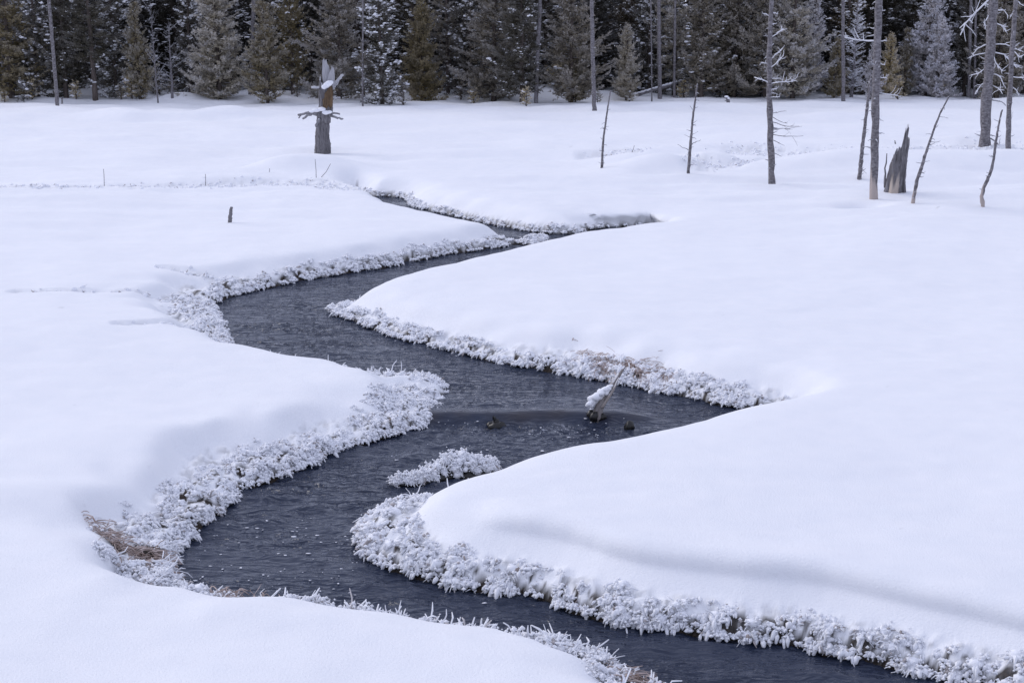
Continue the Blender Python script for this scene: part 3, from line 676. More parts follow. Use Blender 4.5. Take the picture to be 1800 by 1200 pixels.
snag('dead_tree', 'dead tree with white rimed side branches above and thin bare twigs below', 'dead tree', [(1358,302),(1354,220),(1352,130),(1354,50),(1357,0)], 12, 4.5,
 [([(1353,120),(1366,110),(1377,98)],2,1.2,fr,4),([(1354,105),(1368,92),(1374,86)],2,1.2,fr,3),([(1353,68),(1366,60),(1377,50)],2,1.2,fr,4),([(1355,80),(1360,77)],1.6,1.,fr,1),([(1354,147),(1372,144),(1398,142)],2,1.2,fr,5),([(1354,138),(1372,138)],1.8,1.,fr,2),
  ([(1353,158),(1362,157),(1366,156)],1.8,1.,fr,3),([(1354,170),(1370,171)],1.8,1,fr,3),([(1352,146),(1340,140),(1326,136)],2,1.2,fr,3),([(1352,112),(1338,110)],2,1.2,fr,2),([(1353,98),(1345,102)],1.8,1,fr,1),([(1354,28),(1342,24)],1.8,1,fr,2),([(1355,22),(1368,24)],1.8,1,fr,2),([(1355,43),(1365,41)],1.6,1,fr,1),
  ([(1355,200),(1370,197),(1380,195)],1.5,.6,0,2),([(1355,204),(1372,214),(1384,217)],1.5,.5,0,2),([(1356,214),(1380,222),(1405,222)],1.7,.6,0,3),([(1356,226),(1385,226),(1410,222)],1.6,.5,0,3),([(1356,236),(1385,240),(1412,239)],1.6,.6,0,2),([(1358,246),(1370,252),(1379,256)],1.4,.6,0,1),([(1360,268),(1374,275)],1.4,.6,0,0),([(1352,176),(1338,177)],1.4,.7,.3,0)],
 stubs=24, seed=9, ext=2.5)
snag('dead_tree', 'tall bare snag with a pale barkless foot and one frosted cross branch', 'dead tree', [(1536,350),(1538,250),(1541,120),(1545,0)], 14.5, 10,
 [([(1542,72),(1515,71),(1500,68),(1485,66)],3.2,1.8,.85,3),([(1542,72),(1558,72)],2.2,1.4,.85,1),([(1540,17),(1530,14)],2,1.2,.8,1),([(1548,20),(1556,18)],2,1.2,.8,1),([(1545,112),(1555,114)],2.2,1.3,.8,2),([(1545,135),(1559,138)],2.4,1.3,.8,2),([(1545,163),(1562,166),(1577,168)],2,1.2,.8,3),([(1544,206),(1548,211),(1553,213)],1.3,.7,.2,0)],
 stubs=30, seed=10, pale=.45, ext=3)
snag('dead_tree', 'thin snag leaning right behind the tall bare snag', 'dead tree', [(1511,303),(1517,250),(1524,190),(1531,140)], 8, 4, [([(1522,192),(1530,188)],1.6,.8,.2,0),([(1513,297),(1523,305)],1.4,.7,.2,0),([(1530,150),(1527,143)],1.8,1,.8,1)], stubs=20, seed=11)
snag('dead_tree', 'thickest snag on the right hung with curling frosted branches', 'dead tree', [(1730,266),(1733,200),(1739,110),(1746,0)], 18.5, 13.5,
 [([(1738,0),(1722,15),(1700,38),(1688,62)],3.2,1.6,fr,6),([(1703,34),(1709,41)],2,1.3,fr,1),([(1739,25),(1731,40),(1733,52)],2,1.3,fr,3),([(1735,78),(1720,85),(1710,95)],2.2,1.2,fr,2),([(1733,93),(1718,96),(1704,101)],2,1.1,fr,2),([(1735,118),(1722,128),(1708,132)],2,1.2,fr,4),([(1736,141),(1724,150),(1714,166)],2.4,1.3,fr,3),
  ([(1748,40),(1762,46),(1768,55)],2.2,1.3,fr,5),([(1750,18),(1765,18),(1772,28)],2.2,1.3,fr,4),([(1748,78),(1768,78),(1794,90)],2.2,1.3,fr,4),([(1746,92),(1765,96),(1786,118)],2.4,1.4,fr,6),([(1746,97),(1750,110),(1762,125)],2,1.3,fr,5),([(1745,130),(1758,134),(1764,150)],2.4,1.3,fr,3),([(1744,150),(1755,155),(1762,165)],2,1.2,fr,3),
  ([(1744,176),(1760,179),(1768,186)],2.6,1.6,.3,1),([(1741,243),(1752,250),(1760,263)],2.8,1.3,.15,4),([(1741,238),(1750,240)],2,1,.2,1),([(1728,257),(1719,262)],2.2,1,.2,1),([(1736,232),(1716,232)],1.2,.7,.8,0)],
 stubs=18, seed=12, ext=3)
snag('dead_tree', 'slimmer snag to the right of the thickest one, frosted branches high up', 'dead tree', [(1771,271),(1774,180),(1779,90),(1786,0)], 9.5, 6.5,
 [([(1780,85),(1790,100),(1796,101)],2,1.2,fr,3),([(1776,135),(1790,136),(1804,138)],2.2,1.3,fr,3),([(1778,152),(1788,160),(1791,168)],2,1.2,fr,2),([(1788,2),(1798,10)],2,1.2,fr,2),([(1775,215),(1779,203),(1781,197)],1.2,.6,.2,0),([(1774,186),(1780,180)],1.2,.8,.2,0),([(1783,20),(1776,30)],1.8,1.1,fr,3)], stubs=12, seed=13, ext=3)
snag('dead_sapling', 'slender leaning dead stem with tiny spurs, leftmost in the meadow', 'dead tree', [(1058,294),(1060,250),(1066,205),(1073,160)], 5.2, 2, stubs=18, seed=14)
snag('dead_sapling', 'slender dead stem with several outstretched twigs in mid meadow', 'dead tree', [(1210,298),(1214,250),(1218,205),(1226,148)], 6, 2.4, [([(1210,264),(1198,258),(1191,254)],1.3,.6,0,0),([(1216,254),(1224,249),(1232,246)],1.3,.6,0,1),([(1212,241),(1203,237)],1.1,.6,0,0),([(1217,217),(1225,212)],1.1,.6,.2,0),([(1218,193),(1213,186)],1.2,.6,.3,0),([(1216,237),(1227,231)],1,.5,.2,0)], stubs=18, seed=15)
snag('dead_sapling', 'thin dead stem leaning strongly right, with a split pale foot', 'dead tree', [(1604,358),(1612,318),(1632,255),(1650,205),(1668,170)], 7.5, 2.2, [([(1634,250),(1645,250),(1653,248)],1.3,.7,.2,0),([(1650,205),(1660,206),(1667,208)],1.1,.5,.1,1),([(1626,284),(1634,283)],1.1,.6,.2,0)], stubs=18, seed=16, pale=.32)
snag('dead_sapling', 'crooked dead stem bent near its pale foot, at far right', 'dead tree', [(1728,364),(1726,345),(1729,330),(1740,308),(1746,285),(1750,255),(1755,222),(1762,193)], 7.5, 2.6, [([(1727,334),(1722,331)],1.8,1,.2,0),([(1740,310),(1733,309)],1.6,1,.2,0),([(1742,304),(1734,303)],1.4,.9,.2,0)], stubs=8, seed=17, pale=.28)
snag('broken_post', 'little broken post sticking out of the open snow left of the stream', 'stump', [(404,391),(405,378),(407,364)], 9.5, 5, mat=M_STUMP, seed=18)
snag('broken_stick', 'tiny dark twig end showing in the snow mound below the carved-looking stump', 'stick', [(482,289),(478,284)], 3.2, 2, seed=19)

# thin frosted stalks out in the snow
for px, py, qx, qy, lab in [(183,326,182,297,'lone thin upright stalk at far left of the meadow'),(361,322,361,306,'short upright stalk right of the lone far-left one'),(472,317,474,296,'thin stalk beneath the snow mound of the tall stump'),(556,318,554,280,'tall thin stalk just below the tall stump'),(565,316,581,288,'thin stalk slanting right below the tall stump'),(1111,268,1115,256,'short slanting stalk in the frosty hollow by the slender leaning stem'),(1306,262,1304,255,'tiny stalk in the snow left of the rimed dead tree'),(565,757,573,730,'frosted blade rising above the broad left bank')]:
    snag('dry_stalk', lab, 'stalk', [(px,py),((px+qx)/2+.5,(py+qy)/2),(qx,qy)], 1.3, .8, seed=px)

# ------------------------------------------------------------------ splintered stumps
def stump_shell(mb, foot, rx, ry, top, lean, twist, rng, nth=48, nz=30, ridge=.10, dents=(), pale=None, taper_=.28):
    """hollow trunk with a ragged rim: top(theta) height, lean(h) sideways shift"""
    th = np.linspace(0, 2*np.pi, nth, endpoint=False)
    T = np.array([top(t) for t in th])*(1+.07*rng.normal(0, 1, nth)+.05*np.sin(th*7+1))
    u = np.linspace(0, 1, nz)[:, None]; Z = u*T[None]
    tw = th[None]+twist*Z
    rr = 1+ridge*fbm(np.cos(tw)*3.2, np.sin(tw)*3.2+Z*.7, 21, 4, .6)
    tap = 1-taper_*u**1.5
    for (dt, dz, dw, dh, dd) in dents:
        a = (th[None]-dt+np.pi) % (2*np.pi)-np.pi
        rr = rr-dd*np.exp(-(a/dw)**2-((Z-dz)/dh)**2)
    lx, ly = lean(Z)
    X = lx+rx*rr*tap*np.cos(th)[None]; Y = ly+ry*rr*tap*np.sin(th)[None]
    O = np.stack([X, Y, Z], -1)
    I = np.stack([lx+rx*.74*rr*tap*np.cos(th)[None], ly+ry*.74*rr*tap*np.sin(th)[None], Z-.01], -1)
    V = np.concatenate([O.reshape(-1, 3), I.reshape(-1, 3)])+foot
    i, j = np.meshgrid(np.arange(nz-1), np.arange(nth), indexing='ij'); i = i.ravel(); j = j.ravel(); j2 = (j+1) % nth
    qo = np.stack([i*nth+j, i*nth+j2, (i+1)*nth+j2, (i+1)*nth+j], 1)
    qi = qo[:, ::-1]+nz*nth
    j = np.arange(nth); j2 = (j+1) % nth; r = (nz-1)*nth
    qr = np.stack([r+j, r+j2, nz*nth+r+j2, nz*nth+r+j], 1)
    pl = np.zeros(len(V)) if pale is None else np.clip(pale(np.tile(np.broadcast_to(th[None], Z.shape).ravel(), 2), np.tile(Z.ravel(), 2)), 0, 1)
    mb.put(V, np.concatenate([qo, qi, qr]), pale=pl, frost=0)
def peak(t, c, w, h, k=1.25): a = (t-c+math.pi) % (2*math.pi)-math.pi; return h*min(1, k*max(0, 1-abs(a)/w))

def spired_stump():
    rng = np.random.default_rng(51); f = on_ground(1572, 337); f[2] -= .05; s = 1/ppm(f)
    o = empty('splintered_stump', f, 'hollow splintered grey stump with a tall pointed spire and knot hole', 'stump')
    mb = MB()
    top = lambda t: max(58*s+peak(t, 5.05, .62, 64*s), 50*s+peak(t, 4.35, 1.0, 34*s), 60*s+peak(t, 5.85, .42, 34*s), 50*s+peak(t, 3.5, .5, 20*s), 46*s)
    lean = lambda Z: ((Z/(120*s))**1.3*11*s, Z*0)
    stump_shell(mb, f, 16.5*s, 13*s, top, lean, .55, rng, ridge=.22, taper_=.34,
                dents=[(4.75, 58*s, .16, 6*s, .45), (5.5, 30*s, .20, 22*s, .55), (5.35, 72*s, .12, 5*s, .4), (3.9, 40*s, .15, 30*s, .2)],
                pale=lambda t, z: (1-sstep(14*s, 32*s, z+10*s*np.sin(t*9)))*(np.abs(t-4.3) < .55))
    add('trunk', mb.mesh('trunk', off=f), M_STUMP, o)
    mb = MB(); b = lambda x, y, dy=-.12: dp(x, y, f[1]+dy)
    stick(mb, [b(1590,338),b(1591,300,-.05),b(1590,246,0)], 2.8*s, .6*s, 6, 10, .01, .25, rng)
    add('splinter', mb.mesh('splinter', off=f), M_STUMP, o)
    mb = MB(); stick(mb, [b(1556,330,.05),b(1557,295,.05),b(1559,270,.05)], 2.6*s, .8*s, 6, 8, .01, .25, rng)
    add('splinter', mb.mesh('splinter', off=f), M_STUMP, o)
    mb = MB(); stick(mb, [b(1574,253,-.1),b(1573,247,-.12)], 1.3*s, .6*s, 5, 4, 0, .2, rng)
    add('splinter', mb.mesh('splinter', off=f), M_STUMP, o)
spired_stump()

def carved_stump():
    rng = np.random.default_rng(52); f = on_ground(568, 271); f[2] -= .08; s = 1/ppm(f); Y = f[1]
    b = lambda x, y, dy=0.: dp(x, y, Y+dy)
    o = empty('twisted_stump', f, 'tall twisted broken stump with orange rotten core and snow-capped stubs', 'stump')
    mb = MB()
    top = lambda t: (73+6*math.sin(t*2+1))*s
    lean = lambda Z: ((Z/(75*s))**1.2*3.5*s-1*s, Z*0)
    stump_shell(mb, f, 13.2*s, 12*s, top, lean, 1.5, rng, ridge=.24, dents=[(4.9, 45*s, .2, 40*s, .14)])
    V, q, t, nv = tubes(poly([b(571,215),b(572,196)], 4)[None], (np.array([11, 10.5, 9, 5])*s)[None], 12, .1, rng)
    n0 = mb.n; mb.put(V, q, pale=0, frost=0); mb.f3.append(t+n0)
    add('trunk', mb.mesh('trunk', off=f), M_STUMP, o)
    mb = MB(); uf = b(572, 205)
    stump_shell(mb, uf, 11.2*s, 9.5*s, lambda t: 50*s+max(peak(t, 3.6, .8, 10*s), peak(t, 1.5, .8, 16*s)), lambda Z: (Z*.05, Z*0), 1.5, rng, ridge=.24, taper_=.0,
                dents=[(4.9, 28*s, .5, 14*s, .3)])
    add('upper_trunk', mb.mesh('upper_trunk', off=f), M_STUMP, o)
    mb = MB(); p = poly([b(570,194,-.11),b(572,182,-.14),b(577,168,-.14),b(582,150,-.11)], 9)
    put_tubes(mb, p[None], (np.array([1.5,4,6,6,5,5.2,5,3.6,1.5])*s)[None], 13, .38, rng, pale=0, frost=0)
    p = poly([b(578,192,-.06),b(580,175,-.09),b(584,160,-.08)], 6)
    put_tubes(mb, p[None], (np.array([3,5,5,4,3,2])*s)[None], 8, .2, rng, pale=0, frost=0)
    add('rotten_core', mb.mesh('rotten_core', off=f), M_RUST, o)
    def blade(outline, dy, th):
        P = np.array([b(x, y, dy) for x, y in outline]); n = len(P); B = P+np.array([0, th, 0]); c0 = P.mean(0)-np.array([0, .035, 0]); c1 = B.mean(0)
        i = np.arange(n); j = (i+1) % n; mb = MB()
        mb.put(np.concatenate([P, B, [c0], [c1]]), np.concatenate([np.stack([i, j, np.full(n, 2*n)], 1), np.stack([j+n, i+n, np.full(n, 2*n+1)], 1), np.stack([i, i+n, j], 1), np.stack([j, i+n, j+n], 1)]), pale=0, frost=.3)
        add('spire', mb.mesh('spire', False, f), M_STUMP, o)
    blade([(570,158),(567,140),(566,128),(567,106),(569,103),(571,108),(573,104),(575,113),(578,117),(579,126),(577,140),(576,158)], -.02, .07)
    blade([(573,158),(575,142),(578,130),(581,124),(583,117),(585,120),(587,119),(588,135),(588,158)], -.10, .07)
    def limb(pts, w0, w1, fr=.1, K=8):
        mb = MB(); stick(mb, [b(*k) if len(k) == 3 else b(k[0], k[1]) for k in pts], w0*s/2, w1*s/2, 7, K, .008, .2, rng, frost=fr); add('branch_stub', mb.mesh('branch_stub', off=f), M_STUMP, o)
    limb([(583,150),(592,143),(603,132)], 6, 4.5, .45); limb([(585,155,-.1),(592,150,-.1),(596,142,-.08)], 3, 1.6, .3)
    limb([(568,155),(556,153),(548,154)], 5, 4, .55); limb([(580,174),(590,173),(598,172)], 4.5, 3, .3)
    limb([(566,204),(552,199),(540,203),(532,209)], 8, 3.4); limb([(560,200),(545,196),(535,200),(524,202)], 7, 4); limb([(530,201),(525,208)], 3, 2)
    limb([(580,203),(590,206),(603,209)], 5, 3.2); limb([(578,200),(588,199),(597,201)], 4.5, 3); limb([(581,205),(582,196),(582,190)], 5, 3)
    limb([(562,210,-.1),(556,220,-.12),(560,228,-.1)], 7, 4)
    def cap(pts, name='snow_cap'):
        mb = MB(); put_blobs(mb, np.array([b(x, y, -.15) for x, y, r, h in pts]), np.array([[r*s, r*s*.9, h*s] for x, y, r, h in pts]), ICO2, .05, rng); add(name, mb.mesh(name, off=f), M_CLUMP, o)
    cap([(570,153,5,4.5),(574,150,6,5.5),(578,147,6,5),(582,145,4,3.5)]); cap([(556,194,8,3.5),(566,192,7,4),(548,196,5,2.5)]); cap([(573,198,7,4),(579,197,5,3)])
carved_stump()

def capped_stub():
    rng = np.random.default_rng(53); f = on_ground(1279, 188); s = 1/ppm(f); b = lambda x, y: dp(x, y, f[1])
    o = empty('snowy_stub', f, 'small crooked snow-capped stub near the forest edge', 'stump')
    mb = MB(); stick(mb, [b(1278,190),b(1280,182),b(1280,176),b(1276,171)], 4.2*s, 2.2*s, 7, 7, 0, .15, rng)
    stick(mb, [b(1283,190),b(1280,184)], 3*s, 2*s, 6, 4, 0, .15, rng); stick(mb, [b(1279,178),b(1274,177)], 1*s, .6*s, 5, 4, 0, .15, rng)
    add('trunk', mb.mesh('trunk', off=f), M_STUMP, o)
    mb = MB(); put_blobs(mb, np.array([b(1277,170),b(1280,173)]), np.array([[4, 4, 1.8], [3, 3, 2]])*s, ICO2, .05, rng)
    add('snow_cap', mb.mesh('snow_cap', off=f), M_CLUMP, o)
capped_stub()

# ------------------------------------------------------------------ things in the water
def driftwood():
    rng = np.random.default_rng(54); f = gp(1053, 738, ZW+.03); s = 1/ppm(f); b = lambda x, y, dy=0.: dp(x, y, f[1]+dy)
    o = empty('driftwood', f, 'pale splintered driftwood branch rising from the stream, half capped in snow', 'driftwood')
    mb = MB(); p = poly([b(1047,742,-.02),b(1054,715),b(1066,693,.06),b(1082,668,.12),b(1099,644,.18)], 12)
    put_tubes(mb, p[None], (np.array([7,7.5,7.5,7,6.8,6.2,5.6,5,4.2,3.4,2.4,1.2])*s)[None], 14, .22, rng, pale=.25, frost=.0)
    add('branch', mb.mesh('branch', off=f), M_STUMP, o)
    mb = MB(); stick(mb, [b(1058,716,-.05),b(1076,688,.0),b(1088,664,.08)], 3*s, 1*s, 6, 8, .004, .2, rng, pale=.5)
    add('splinter', mb.mesh('splinter', off=f), M_STUMP, o)
    mb = MB(); k = 60; tt = np.linspace(0, 1, k)
    cen = np.array([b(1036+t*40+rng.normal(0, 1.4), 711-t*35+rng.normal(0, 1.8)-2*math.sin(t*3.1), rng.normal(0, .025)+.07*t) for t in tt])
    rr = np.interp(tt, [0, .15, .5, 1], [5, 8, 7.5, 2.6])*rng.uniform(.8, 1.1, k)*s
    put_blobs(mb, cen, np.stack([rr, rr, rr*.8], 1), ICO2, .09, rng); add('snow_cap', mb.mesh('snow_cap', off=f), M_CLUMP, o)
    mb = MB(); put_blobs(mb, np.array([b(1047,733,-.02),b(1058,733,0),b(1040,728,.02)]), np.array([[10, 9, 12], [8, 8, 9], [9, 8, 8]])*s, ICO2, .2, rng)
    add('wet_root', mb.mesh('wet_root', off=f), M_WET, o)
driftwood()
def wet_block(name, label, cat, parts, seed, foot):
    rng = np.random.default_rng(seed); f = gp(*foot, ZW+.04); s = 1/ppm(f); mb = MB()
    put_blobs(mb, np.array([dp(x, y, f[1]+d) for x, y, rx, rz, d in parts]), np.array([[rx, rx*.9, rz] for x, y, rx, rz, d in parts])*s, ICO2, .17, rng)
    o = add(name, mb.mesh(name, off=f), M_WET, None, f); tag(o, label, cat)
wet_block('wet_stub', 'black wet wood stub breaking the smooth lip of the little drop', 'driftwood', [(872,752,15,13,0),(863,751,9,11,.02),(881,752,9,11,-.02),(870,738,3,7,0),(873,742,5,7,0),(867,734,1.4,4.5,0)], 55, (871,742))
wet_block('wet_stone', 'small dark rounded stone below the driftwood', 'stone', [(1107,750,9.5,12,0),(1104,751,7,9,.02)], 56, (1107,748))

# sunken log across the stream that makes the drop
mb = MB(); q0 = np.array([W0[0]-.3, W0[1]+.04, ZW-.03]); q1 = np.array([W1[0], W1[1]+.04, ZW-.03])
put_tubes(mb, poly([q0, (q0+q1)/2, q1], 16)[None], np.full((1, 16), .075), 10, .08, pale=0, frost=0)
tag(add('sunken_log', mb.mesh('sunken_log', off=(q0+q1)/2), M_WET, None, (q0+q1)/2), 'dark sunken log crossing under the water at the little drop', 'log')

# foam flecks drifting and broken white water below the drop
def foam():
    rng = np.random.default_rng(57); mb = MB()
    pts = []
    for k in range(70): pts.append((rng.uniform(330, 640), rng.uniform(905, 1050), 1))
    for k in range(14): pts.append((rng.uniform(700, 1200), rng.uniform(1030, 1190), 1))
    for k in range(30): pts.append((rng.uniform(420, 900), rng.uniform(520, 700), .7))
    for k in range(40): pts.append((rng.normal(1010, 50), rng.normal(757, 10), .6))
    for k in range(12): pts.append((rng.normal(800, 30), rng.normal(745, 4), .6))
    for k in range(22): pts.append((1040+rng.normal(0, 5), 735+rng.normal(0, 4), .8))
    for k in range(40): pts.append((rng.uniform(660, 1150), rng.uniform(760, 830), .5))
    P = np.array([[*gp(a, b, ZW)[:2], w] for a, b, w in pts])
    D = stream_sdf(P[:, 0], P[:, 1])[0]; P = P[D < -.12]
    z = water_z(P[:, 0], P[:, 1])[0]; n = len(P); r = .0075*P[:, 2]*np.exp(rng.normal(0, .5, n))
    V0, F0 = ICO1
    put_blobs(mb, np.stack([P[:, 0], P[:, 1], z+.003], 1), np.stack([r*rng.uniform(.9, 2.2, n), r*rng.uniform(.7, 1.4, n), np.full(n, .0035)], 1), ICO1, .3, rng)
    tag(add('foam_flecks', mb.mesh('foam_flecks'), M_FOAM), 'small white flecks of foam drifting on the dark water', 'foam', kind='stuff')
foam()

# rime tufts along the shallow swales in the open snow
def swale_frost():
    rng = np.random.default_rng(58); mb = MB()
    for (P, w, d), dens in zip(SWP, (60, 95, 90, 60, 90, 45, 70, 70)):
        L = np.linalg.norm(np.diff(P, axis=0), axis=1).sum(); n = int(L*(.3+w)*dens)
        c = poly(P, n)+rng.normal(0, w*.55, (n, 2)); z = terrain(c[:, 0], c[:, 1])[0]
        put_blobs(mb, np.stack([c[:, 0], c[:, 1], z], 1), rng.uniform(.015, .045, n), ICO0, .25, rng, brown=0)
        m = n*2; q = rng.integers(0, n, m)
        dd = np.stack([rng.normal(0, .7, m), rng.normal(0, .7, m), rng.uniform(.2, 1, m)], 1); dd /= np.linalg.norm(dd, axis=1, keepdims=True)
        Pp, R = finger_params(np.stack([c[q, 0], c[q, 1], z[q]], 1), dd, m, rng, rng.uniform(.03, .10, m), rng.uniform(.006, .012, m), rng.uniform(.2, .8, m), 3)
        put_tubes(mb, Pp, R, 3, .2, rng, brown=(rng.random(m) < .15)*.6)
    tag(add('frosted_grass', mb.mesh('frosted_grass'), M_FROST), 'sparse rimed grass in the shallow hollows far out in the meadow', 'frosted grass', kind='stuff')
swale_frost()

# ------------------------------------------------------------------ the forest
def conifer(seed, H, R, cb, nb=5, whorl=.2, up=.25, droop=.25, shape=.8, fine=6.5, dens=1.0, tall_thin=1.0, snow=1.0, bare=0, blade=1.0):
    """returns trunk, crown and branch-snow meshes of one kind of pine, foot at the origin"""
    rng = np.random.default_rng(seed); r0 = .011*H+.035
    tb = MB(); zs = np.linspace(-.3, H, 14)
    p = np.stack([rng.normal(0, .015, 14), rng.normal(0, .015, 14), zs], 1)
    put_tubes(tb, p[None], (r0*np.clip(1.05-zs/H, .06, 1.1))[None], 8, .06, rng, pale=0, frost=0)
    B = []; z = cb
    while z < H-.05:
        u = (z-cb)/(H-cb)
        prof = min(1, (1-u)**shape*1.05)*min(1, .82+u*2.0)
        for k in range(rng.poisson(nb*.35)+int(nb*.65)):
            az_ = rng.random()*6.283
            l = R*prof*rng.uniform(.45, 1.15)*(1+.75*float(perlin(np.cos(az_)*1.1+seed, np.sin(az_)*1.1+z*.9, seed)))+.08
            B.append((z+rng.normal(0, whorl*.45), az_, l, up+.55*u+rng.normal(0, .12), droop*(1-u)))
        z += whorl*(1 if z < fine else 2.0)*rng.uniform(.75, 1.25)
    B = np.array(B); n = len(B); t = np.linspace(0, 1, 5)
    d = np.stack([np.cos(B[:, 1]), np.sin(B[:, 1]), np.zeros(n)], 1)
    def at(b, s):
        q = d[b]*(B[b, 2]*s)[:, None]; q[:, 2] = B[b, 0]+B[b, 2]*(B[b, 3]*s-B[b, 4]*1.6*s*(1-s)*.9); return q
    P = np.stack([at(np.arange(n), np.full(n, k)) for k in t], 1)
    put_tubes(tb, P, np.outer(.006+.011*B[:, 2], np.linspace(1, .25, 5)), 4, 0, rng, pale=0, frost=(bare if bare else 0))
    nt = np.maximum(3, (B[:, 2]/.085*dens*np.where(B[:, 0] < fine, 1, .5)).astype(int))
    bi = np.repeat(np.arange(n), nt); s = rng.uniform(.12, 1.0, len(bi))**.8
    a0 = at(bi, s); side = rng.choice([-1, 1], len(bi)); an = B[bi, 1]+side*rng.uniform(.5, 1.0, len(bi))
    tl = (.34*B[bi, 2]*(1.12-s)+.07)*rng.uniform(.6, 1.2, len(bi))
    td = np.stack([np.cos(an), np.sin(an), rng.normal(.22, .28, len(bi))], 1)
    if bare:
        Pt = np.stack([a0, a0+td*tl[:, None]*.5, a0+td*tl[:, None]*1.0], 1)
        put_tubes(tb, Pt, np.tile(np.array([[.008, .008, .005]]), (len(bi), 1)), 3, 0, rng, pale=0, frost=bare)
        return tb.mesh('trunk'), None, None
    m = np.maximum(2, (tl/.055).astype(int)); ti = np.repeat(np.arange(len(bi)), m)
    w = rng.random(len(ti)); c = a0[ti]+td[ti]*(tl[ti]*w)[:, None]
    q = 3; ti = np.repeat(ti, q); c = np.repeat(c, q, 0); N = len(ti)
    nd = td[ti]*.8+rng.normal(0, .62, (N, 3)); nd[:, 2] += .25; nd /= np.linalg.norm(nd, axis=1, keepdims=True)
    ln = rng.uniform(.07, .15, N)*blade*np.where(c[:, 2] < fine, 1, 1.7); wd = rng.uniform(.014, .026, N)*blade*np.where(c[:, 2] < fine, 1, 1.9)
    sd = np.cross(nd, rng.normal(0, 1, (N, 3))); sd /= np.linalg.norm(sd, axis=1, keepdims=True)+1e-9
    V = np.stack([c-sd*wd[:, None], c+sd*wd[:, None], c+nd*ln[:, None]], 1)
    rad = np.hypot(c[:, 0], c[:, 1]); outer = np.clip(s[bi*0+np.arange(len(bi))][ti]*1.0, 0, 1)**1.4
    tip = np.stack([outer*.75, outer*.75, np.clip(outer*1.1+.1, 0, 1)], 1)*rng.uniform(.6, 1.15, (N, 1))
    cr = mesh_np('crown', V.reshape(-1, 3), np.arange(N*3).reshape(-1, 3), {'tip': np.clip(tip.ravel(), 0, 1)}, False)
    # snow lying on the branches
    k = (s > rng.uniform(.3, .8, len(bi))) & (rng.random(len(bi)) < .085*snow*np.clip(fbm(a0[:, 0]*1.2+7, a0[:, 2]*1.2, seed, 2)*2+.8, .1, 3)); c = a0[k]+td[k]*tl[k][:, None]*.4; c[:, 2] += .03
    lb = np.where(rng.random(n) < np.clip(.07*snow, 0, .5))[0]; lb = np.repeat(lb, 6); ls = rng.uniform(.45, 1.0, len(lb)); lc = at(lb, ls)+rng.normal(0, .035, (len(lb), 3)); lc[:, 2] += .04
    sm = MB(); rr = rng.uniform(.02, .055, len(c))*np.where(rng.random(len(c)) < .22, 2.1, 1)
    big = rr > .06; e = np.repeat(c[big], 3, 0)+rng.normal(0, .07, (3*big.sum(), 3))*np.array([1, 1, .35]); c = np.concatenate([c, e]); rr = np.concatenate([rr, rng.uniform(.03, .08, len(e))])
    c = np.concatenate([c, lc]); rr = np.concatenate([rr, rng.uniform(.035, .085, len(lc))*(1.3 if snow > 3 else 1)])
    put_blobs(sm, c, np.stack([rr*rng.uniform(.9, 1.7, len(c)), rr*rng.uniform(.9, 1.7, len(c)), rr*.55], 1), ICO0, .3, rng)
    return tb.mesh('trunk'), cr, (sm.mesh('branch_snow') if len(c) else None)
KIND = {
 'young0': conifer(101, 5.4, 1.35, .08, 8, .15, .3, .25, .75, dens=1.8), 'young1': conifer(102, 5.4, 1.25, .15, 7, .16, .35, .2, .7, dens=1.7), 'young2': conifer(103, 5.0, 1.05, .15, 7, .16, .4, .15, .75, dens=1.7),
 'mid0': conifer(104, 10, 1.75, .3, 7, .18, .2, .35, .7, dens=1.35), 'mid1': conifer(105, 11, 1.6, .6, 7, .18, .3, .35, .6, dens=1.35), 'mid2': conifer(106, 9, 1.9, .25, 7, .18, .15, .35, .75, snow=1.2, dens=1.35),
 'high0': conifer(107, 14, 1.8, 1.6, 6, .2, .1, .4, .5, dens=1.2), 'high1': conifer(108, 15, 1.7, 1.0, 6, .2, .15, .4, .5, snow=1.6, dens=1.2), 'high2': conifer(109, 15, 1.8, 3.0, 6, .2, .0, .35, .5, dens=1.2),
 'snowy0': conifer(110, 9, 1.8, .2, 7, .2, .0, .4, .7, snow=4.5, dens=1.2), 'snowy1': conifer(111, 10, 1.6, .2, 7, .2, .05, .45, .7, snow=6, dens=1.2),
 'sapling0': conifer(112, 1.1, .36, .08, 5, .11, .5, .0, .7, snow=1, dens=1.3, blade=.8), 'sapling1': conifer(113, 1.6, .46, .1, 5, .12, .5, .0, .7, snow=.6, dens=1.3, blade=.8),
 'feather': conifer(114, 6.0, .62, .5, 5, .12, .25, .15, .8, bare=.9), 'twiggy': conifer(115, 4.2, .9, .7, 3, .22, .45, .1, .6, bare=.25)}
OLIVE, DARK, GREY, BROWN, GOLD, PALE = (.22,.175,.08), (.085,.074,.046), (.40,.35,.25), (.225,.19,.13), (.46,.36,.16), (.58,.54,.52)
